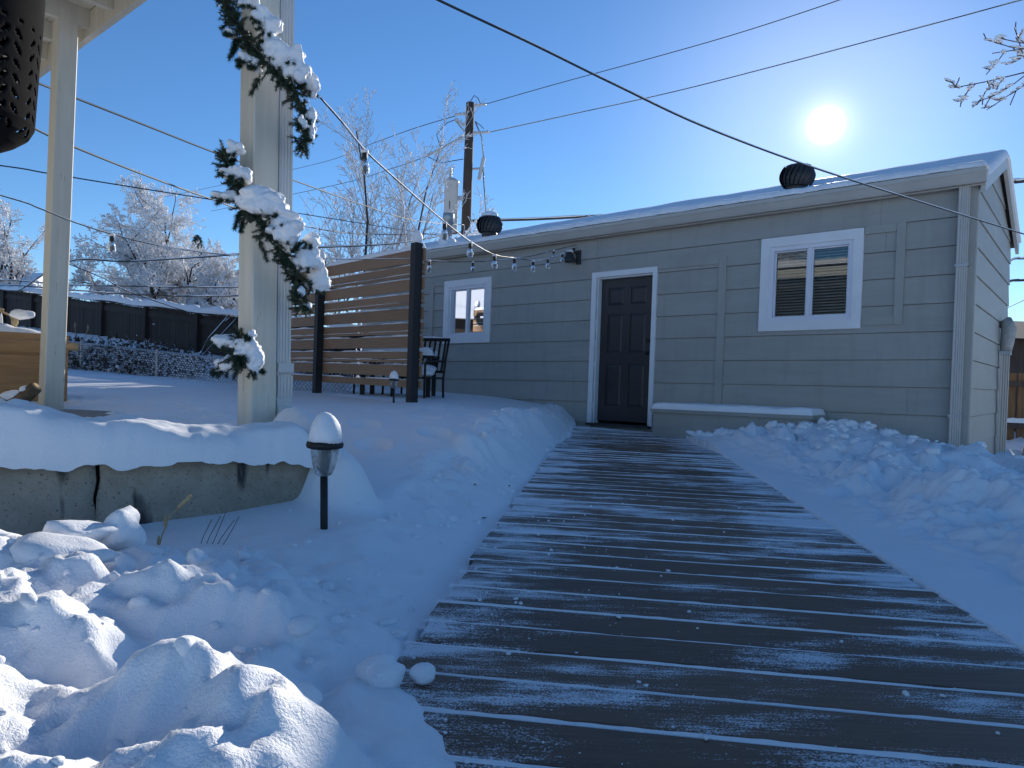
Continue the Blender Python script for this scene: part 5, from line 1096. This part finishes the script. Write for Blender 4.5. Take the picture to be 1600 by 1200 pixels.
# ------------------------------------------------------------------ string lights
def bulbs(name, pts, at_, label, snowy, cable_r=.0042):
    t_ = thing(name, pts[0], label, 'string lights'); ext = [np.asarray(p, float) for p in pts]; P = []
    e2 = [ext[0]*2-ext[1]]+ext+[ext[-1]*2-ext[-2]]
    for i in range(1, len(e2)-2):
        p0, p1, p2, p3 = e2[i-1:i+3]
        for k in range(5): s_ = k/5; P.append(.5*((2*p1)+(-p0+p2)*s_+(2*p0-5*p1+4*p2-p3)*s_*s_+(-p0+3*p1-3*p2+p3)*s_**3))
    P.append(ext[-1]); MB().tube(P, cable_r, 6).build('cable', 'wire', t_, True)
    sn = []; gm_ = None
    for c in at_:
        c = np.asarray(c, float)
        if gm_ is None:
            so1 = MB().lathe(c, [(.007, -.005), (.014, -.012), (.015, -.045), (.013, -.05)], 10).build('socket', 'rubber', t_, True)
            g1 = MB().lathe(c, [(.012, -.05), (.021, -.064), (.027, -.085), (.024, -.108), (.012, -.124), (.002, -.128)], 14).build('bulb', 'clear_glass', t_, True); gm_ = c
        else:
            for o in (so1, g1): q = o.copy(); COL.objects.link(q); q.location = o.location+Vector(c-gm_)
        if snowy: sn += [(c+np.array([0, 0, -.005]), (.022, .018, .016), 0), (c+np.array([.008, 0, -.10]), (.020, .020, .030), 0)]
    Q = np.array(P)
    L_ = np.linalg.norm(np.diff(Q, axis=0), axis=1); cum = np.concatenate([[0], np.cumsum(L_)]); tt = np.arange(0, cum[-1], .03); C = np.stack([np.interp(tt, cum, Q[:, j]) for j in range(3)], 1); k_ = np.clip(.75+1.0*fbm(tt*1.3, tt*0+len(at_), 5, 4, .7), .25, 1.2)
    C[:, 2] += cable_r*.5; MB().tube(list(C), list(cable_r*.95*k_+.0008), 6).build('string_snow', 'snow', None, True, kind='stuff', label='snow frozen along the string light cable')
    for i in range(0): sn += [(Q[i]*(1-s_)+Q[i+1]*s_+np.array([0, 0, .004]), (.05, .0050, .0058), math.atan2((Q[i+1]-Q[i])[1], (Q[i+1]-Q[i])[0])) for s_ in np.arange(0, 1, .065/max(.07, np.linalg.norm(Q[i+1]-Q[i])))]
    V_, F_ = lumps(sn, 5, .2, ico(1)); put('string_snow', V_, F_, 'snow', None, True, kind='stuff', label='snow clots on the string light bulbs')
ST1 = [(-0.932, 3.265, 1.853), (-0.877, 3.473, 1.812), (-0.815, 3.709, 1.755), (-0.744, 3.98, 1.725), (-0.638, 4.393, 1.689), (-0.506, 4.903, 1.65), (-0.361, 5.468, 1.625), (-0.19, 6.14, 1.647), (-0.018, 6.827, 1.74), (0.182, 7.624, 1.852), (0.374, 8.402, 2.009), (0.61, 9.358, 2.244), (0.834, 10.273, 2.503)]
ST2 = [(-1.06, 7.733, 1.83), (-0.967, 7.853, 1.85), (-0.783, 8.096, 1.881), (-0.518, 8.446, 1.947), (-0.253, 8.798, 2.029), (-0.023, 9.104, 2.111), (0.24, 9.455, 2.222), (0.514, 9.822, 2.365), (0.851, 10.274, 2.532)]
ST3 = [(-4.83, 2.41, 2.05), (-3.9, 3.4, 1.72), (-3.154, 4.297, 1.589), (-3.041, 4.476, 1.558), (-2.927, 4.655, 1.512), (-2.793, 4.866, 1.479), (-2.635, 5.119, 1.461), (-2.473, 5.377, 1.466), (-2.342, 5.589, 1.482), (-2.167, 5.871, 1.516), (-1.917, 6.275, 1.576), (-1.541, 6.884, 1.684), (-1.14, 7.533, 1.812)]
bulbs('string_lights', ST1, [ST1[i] for i in (2, 5, 6, 7, 8, 9, 10, 11, 12)], 'snowy string lights running from the garlanded post to the shed eave', True)
bulbs('string_lights', ST2, [ST2[i] for i in (1, 3, 5, 7)], 'string lights running from the screen post to the shed eave', True, .005)
bulbs('string_lights', ST3, [ST3[i] for i in (5, 9)], 'snowy string lights running from the porch past the rimed tree to the screen', True)

# ------------------------------------------------------------------ beyond the shed's right corner
cf_ = thing('cedar_fence', (8.6, 12.2, -.6), 'weathered orange cedar fence far right beyond the shed', 'fence')
rf_ = random.Random(8)
for k in range(26):
    x = 7.2+k*.148; y = 12.6-.25*k*.148; MB().box(x-.066, x+.066, y-.01, y+.01, -.6, .95+rf_.uniform(-.02, .02)).build('fence_board', 'cedar', cf_)
for z in (.0, .72): MB().add([(7.1, 12.58, z), (11.1, 11.6, z), (11.1, 11.6, z+.09), (7.1, 12.58, z+.09), (7.1, 12.53, z), (11.1, 11.55, z), (11.1, 11.55, z+.09), (7.1, 12.53, z+.09)], [(0, 1, 2, 3), (7, 6, 5, 4), (0, 4, 5, 1), (3, 2, 6, 7), (0, 3, 7, 4), (1, 5, 6, 2)]).build('rail', 'pole_wood', cf_)
blanket('cedar_rail_snow', lambda l, w_, t: np.array([l, 12.55-.245*(l-7.1)+w_, .092+t]), 7.1, 11.1, -.05, .03, .07, 60, 8, .03, 0, 61, kind='stuff', label='snow on the cedar fence rail')
nh = thing('neighbour_house', (11.5, 17, -.5), 'low neighbouring house with snow on its eave at the far right', 'house')
MB().box(8.8, 15, 15.2, 19, -.5, 1.75).build('wall', 'pole_wood', nh); MB().add([(8.3, 14.7, 1.75), (15.5, 14.7, 1.75), (15.5, 19.5, 1.75), (8.3, 19.5, 1.75), (8.3, 17.1, 2.35), (15.5, 17.1, 2.35)], [(0, 1, 5, 4), (2, 3, 4, 5), (0, 4, 3), (1, 2, 5), (0, 3, 2, 1)]).build('roof', 'roof_felt', nh)
nb_ = thing('neighbour_house', (-27, 36, 1.5), 'pale neighbouring house roof at the left edge beyond the fence', 'house')
MB().box(-31, -24.4, 33, 39, 1, 3.0).build('wall', 'house_paint', nb_); MB().add([(-31.5, 32.5, 3.0), (-24.0, 32.5, 3.0), (-24.0, 39.5, 3.0), (-31.5, 39.5, 3.0), (-31.5, 36, 5.0), (-24.0, 36, 5.0)], [(0, 1, 5, 4), (2, 3, 4, 5), (0, 4, 3), (1, 2, 5), (0, 3, 2, 1)]).build('roof', 'snow_far', nb_)
nl_ = thing('neighbour_house', (-16, 9, 0), 'brown neighbouring house off to the left, mirrored in the small window', 'house')
MB().box(-20, -13.5, 5.5, 12.4, 0, 2.5).build('wall', 'fence_wood', nl_); MB().add([(-13.1, 5, 2.5), (-13.1, 13, 2.5), (-20.5, 13, 2.5), (-20.5, 5, 2.5), (-16.7, 5, 4.3), (-16.7, 13, 4.3)], [(0, 1, 5, 4), (2, 3, 4, 5), (0, 4, 3), (1, 2, 5), (0, 3, 2, 1)]).build('roof', 'snow_far', nl_)
# coiled hose and loose pipes on the lane by the side wall
hs = thing('hose_reel', S(UR+.32, -3.3, -.75), 'grey coiled hose and pipe leaning by the shed side wall', 'hose')
for k in range(3):
    c = S(UR+.30+.05*k, -3.2-.1*k, -.42); MB().tube([c+UH*.03*math.sin(q)+NW*.22*math.cos(q)+np.array([0, 0, .26*math.sin(q)]) for q in np.linspace(0, 2*math.pi, 24)], .045, 8, False).build('coil', 'insulation', hs, True)
MB().tube([S(UR+.2, -2.9, -.72), S(UR+.3, -3.1, -.45), S(UR+.42, -3.3, -.30)], .02, 8).build('pipe', 'rubber', hs)
MB().tube([S(UR+.35, -2.9, -.74), S(UR+.40, -3.15, -.5), S(UR+.55, -3.4, -.4)], .016, 8).build('pipe', 'rubber', hs)

# ------------------------------------------------------------------ loose snow: shovelled lumps and crumbs
def scatter(n_, fx, sizes, seed, rough=.2, flat=.75, base=ICO2, sink=.62):
    r_ = np.random.default_rng(seed); P = np.array([fx(r_) for _ in range(n_)]); G = ground(P[:, 0], P[:, 1]); out = []
    for (x, y), g in zip(P, G):
        s_ = sizes[0]+(sizes[1]-sizes[0])*r_.uniform(0, 1)**2.5
        out.append(((x, y, g+s_*(flat-sink)*.6), (s_*r_.uniform(.8, 1.4), s_*r_.uniform(.7, 1.1), s_*flat*r_.uniform(.7, 1.2)), r_.uniform(0, 6)))
    return lumps(out, seed, rough, base, True)
def fr(r_):          # thrown-up bank on the right
    l = r_.uniform(2.2, 5.6); dr = r_.uniform(.45, 3.0); p = W_(WW+dr, l, 0)
    while 8.435-(p[0]*.6417+p[1]*.7669) < .12: l = r_.uniform(2.2, 5.6); dr = r_.uniform(.45, 3.0); p = W_(WW+dr, l, 0)
    return p[0], p[1]
V_, F_ = scatter(420, fr, (.008, .045), 81); put('snow_lumps', V_, F_, 'snow', None, True, kind='stuff', label='rubble of snow lumps on the right bank')
def fr2(r_):
    u = r_.uniform(1.1, 3.9); o = r_.uniform(.45, .95) if u > 2.7 else r_.uniform(.62, 1.1); p = S(u, o, 0); return p[0], p[1]
V_, F_ = scatter(260, fr2, (.015, .075), 82); put('snow_lumps', V_, F_, 'snow', None, True, kind='stuff', label='lumpy snow crest along the shed foot')
def fl_(r_):
    l = r_.uniform(-1.0, 4.5); dl = abs(r_.normal(.28, .16)); p = W_(-dl, l, 0); return p[0], p[1]
V_, F_ = scatter(110, fl_, (.006, .024), 83); put('snow_lumps', V_, F_, 'snow', None, True, kind='stuff', label='small snow lumps along the left walkway edge')
def fp(r_): return r_.uniform(-1.7, -.35), r_.uniform(.9, 2.0)
V_, F_ = scatter(170, fp, (.004, .026), 84); put('snow_lumps', V_, F_, 'snow', None, True, kind='stuff', label='snow lumps on the shovelled pile')
# flat broken slabs in the pile
sl2 = [((-1.10, 1.78, gz(-1.10, 1.78)+.03), (.10, .07, .045), .3), ((-1.02, 1.86, gz(-1.02, 1.86)+.05), (.055, .045, .055), .9), ((-1.28, 1.66, gz(-1.28, 1.66)+.03), (.13, .08, .04), .1), ((-1.02, 1.62, gz(-1.02, 1.62)+.02), (.12, .07, .035), -.2), ((-.80, 1.72, gz(-.8, 1.72)+.02), (.085, .06, .03), .2), ((-.70, 1.62, gz(-.7, 1.62)+.015), (.03, .028, .026), 0), ((-1.45, 1.75, gz(-1.45, 1.75)+.03), (.12, .1, .05), .5)]
V_, F_ = lumps(sl2, 87, .16, ICO3, True); put('snow_chunks', V_, F_, 'snow', None, True, kind='stuff', label='broken crusty snow slabs before the concrete wall')
V_, F_ = lumps([((-.150, 1.345, .022), (.026, .024, .022), 0)], 91, .1, ICO3); put('snowball', V_, F_, 'snow', None, True, label='round snowball at the left edge of the walkway planks', cat='snowball', group='snowballs by the walkway')
V_, F_ = lumps([((-.228, 1.325, .03), (.042, .035, .034), .4)], 92, .16, ICO3); put('snowball', V_, F_, 'snow', None, True, label='larger uneven snowball just left of the round one', cat='snowball', group='snowballs by the walkway')
V_, F_ = lumps([((-.34, 1.13, .05), (.05, .045, .045), .4)], 93, .18, ICO3); put('snowball', V_, F_, 'snow', None, True, label='biggest snow lump at the foot of the foreground pile', cat='snowball', group='snowballs by the walkway')
r_ = np.random.default_rng(95); cr = []
for k in range(520):
    a = abs(r_.normal(0, .30)) if k % 3 else r_.uniform(0, WW); l = r_.uniform(-.85, 1.6) if k % 4 else r_.uniform(1.5, 6)
    if a > WW: continue
    s_ = .0012+.0060*r_.uniform(0, 1)**6; cr.append((W_(a, l, s_*.4), (s_*1.2, s_, s_*.8), r_.uniform(0, 3)))
V_, F_ = lumps(cr, 96, .25, ico(1)); put('snow_crumbs', V_, F_, 'snow', None, True, kind='stuff', label='snow crumbs scattered on the planks')

# a few dead leaves blown onto the snow by the walkway
rs = np.random.default_rng(44)
for k in range(3):
    a, l = -rs.uniform(.06, .2), 1.35+.4*k; q = W_(a, l, 0); z0 = gz(q[0], q[1])+.004; r0 = rs.uniform(.008, .016); th = rs.uniform(0, 6.28, 1)[0]
    P = [q+np.array([math.cos(th+t_)*r0*f_, math.sin(th+t_)*r0*f_, 0])+np.array([0, 0, z0-q[2]+h_]) for t_, f_, h_ in ((0, 1.5, .004), (1.0, .8, .0), (2.2, .7, .002), (3.14, 1.2, .006), (4.1, .7, .001), (5.2, .8, .0))]
    put('dead_leaf', np.array(P), [(0, 1, 2, 3), (0, 3, 4, 5)], 'log_bark', None, label=('nearest', 'middle', 'farthest')[k]+' of three dead brown leaves on snow at the left walkway edge', cat='leaf', group='dead leaves by the walkway')
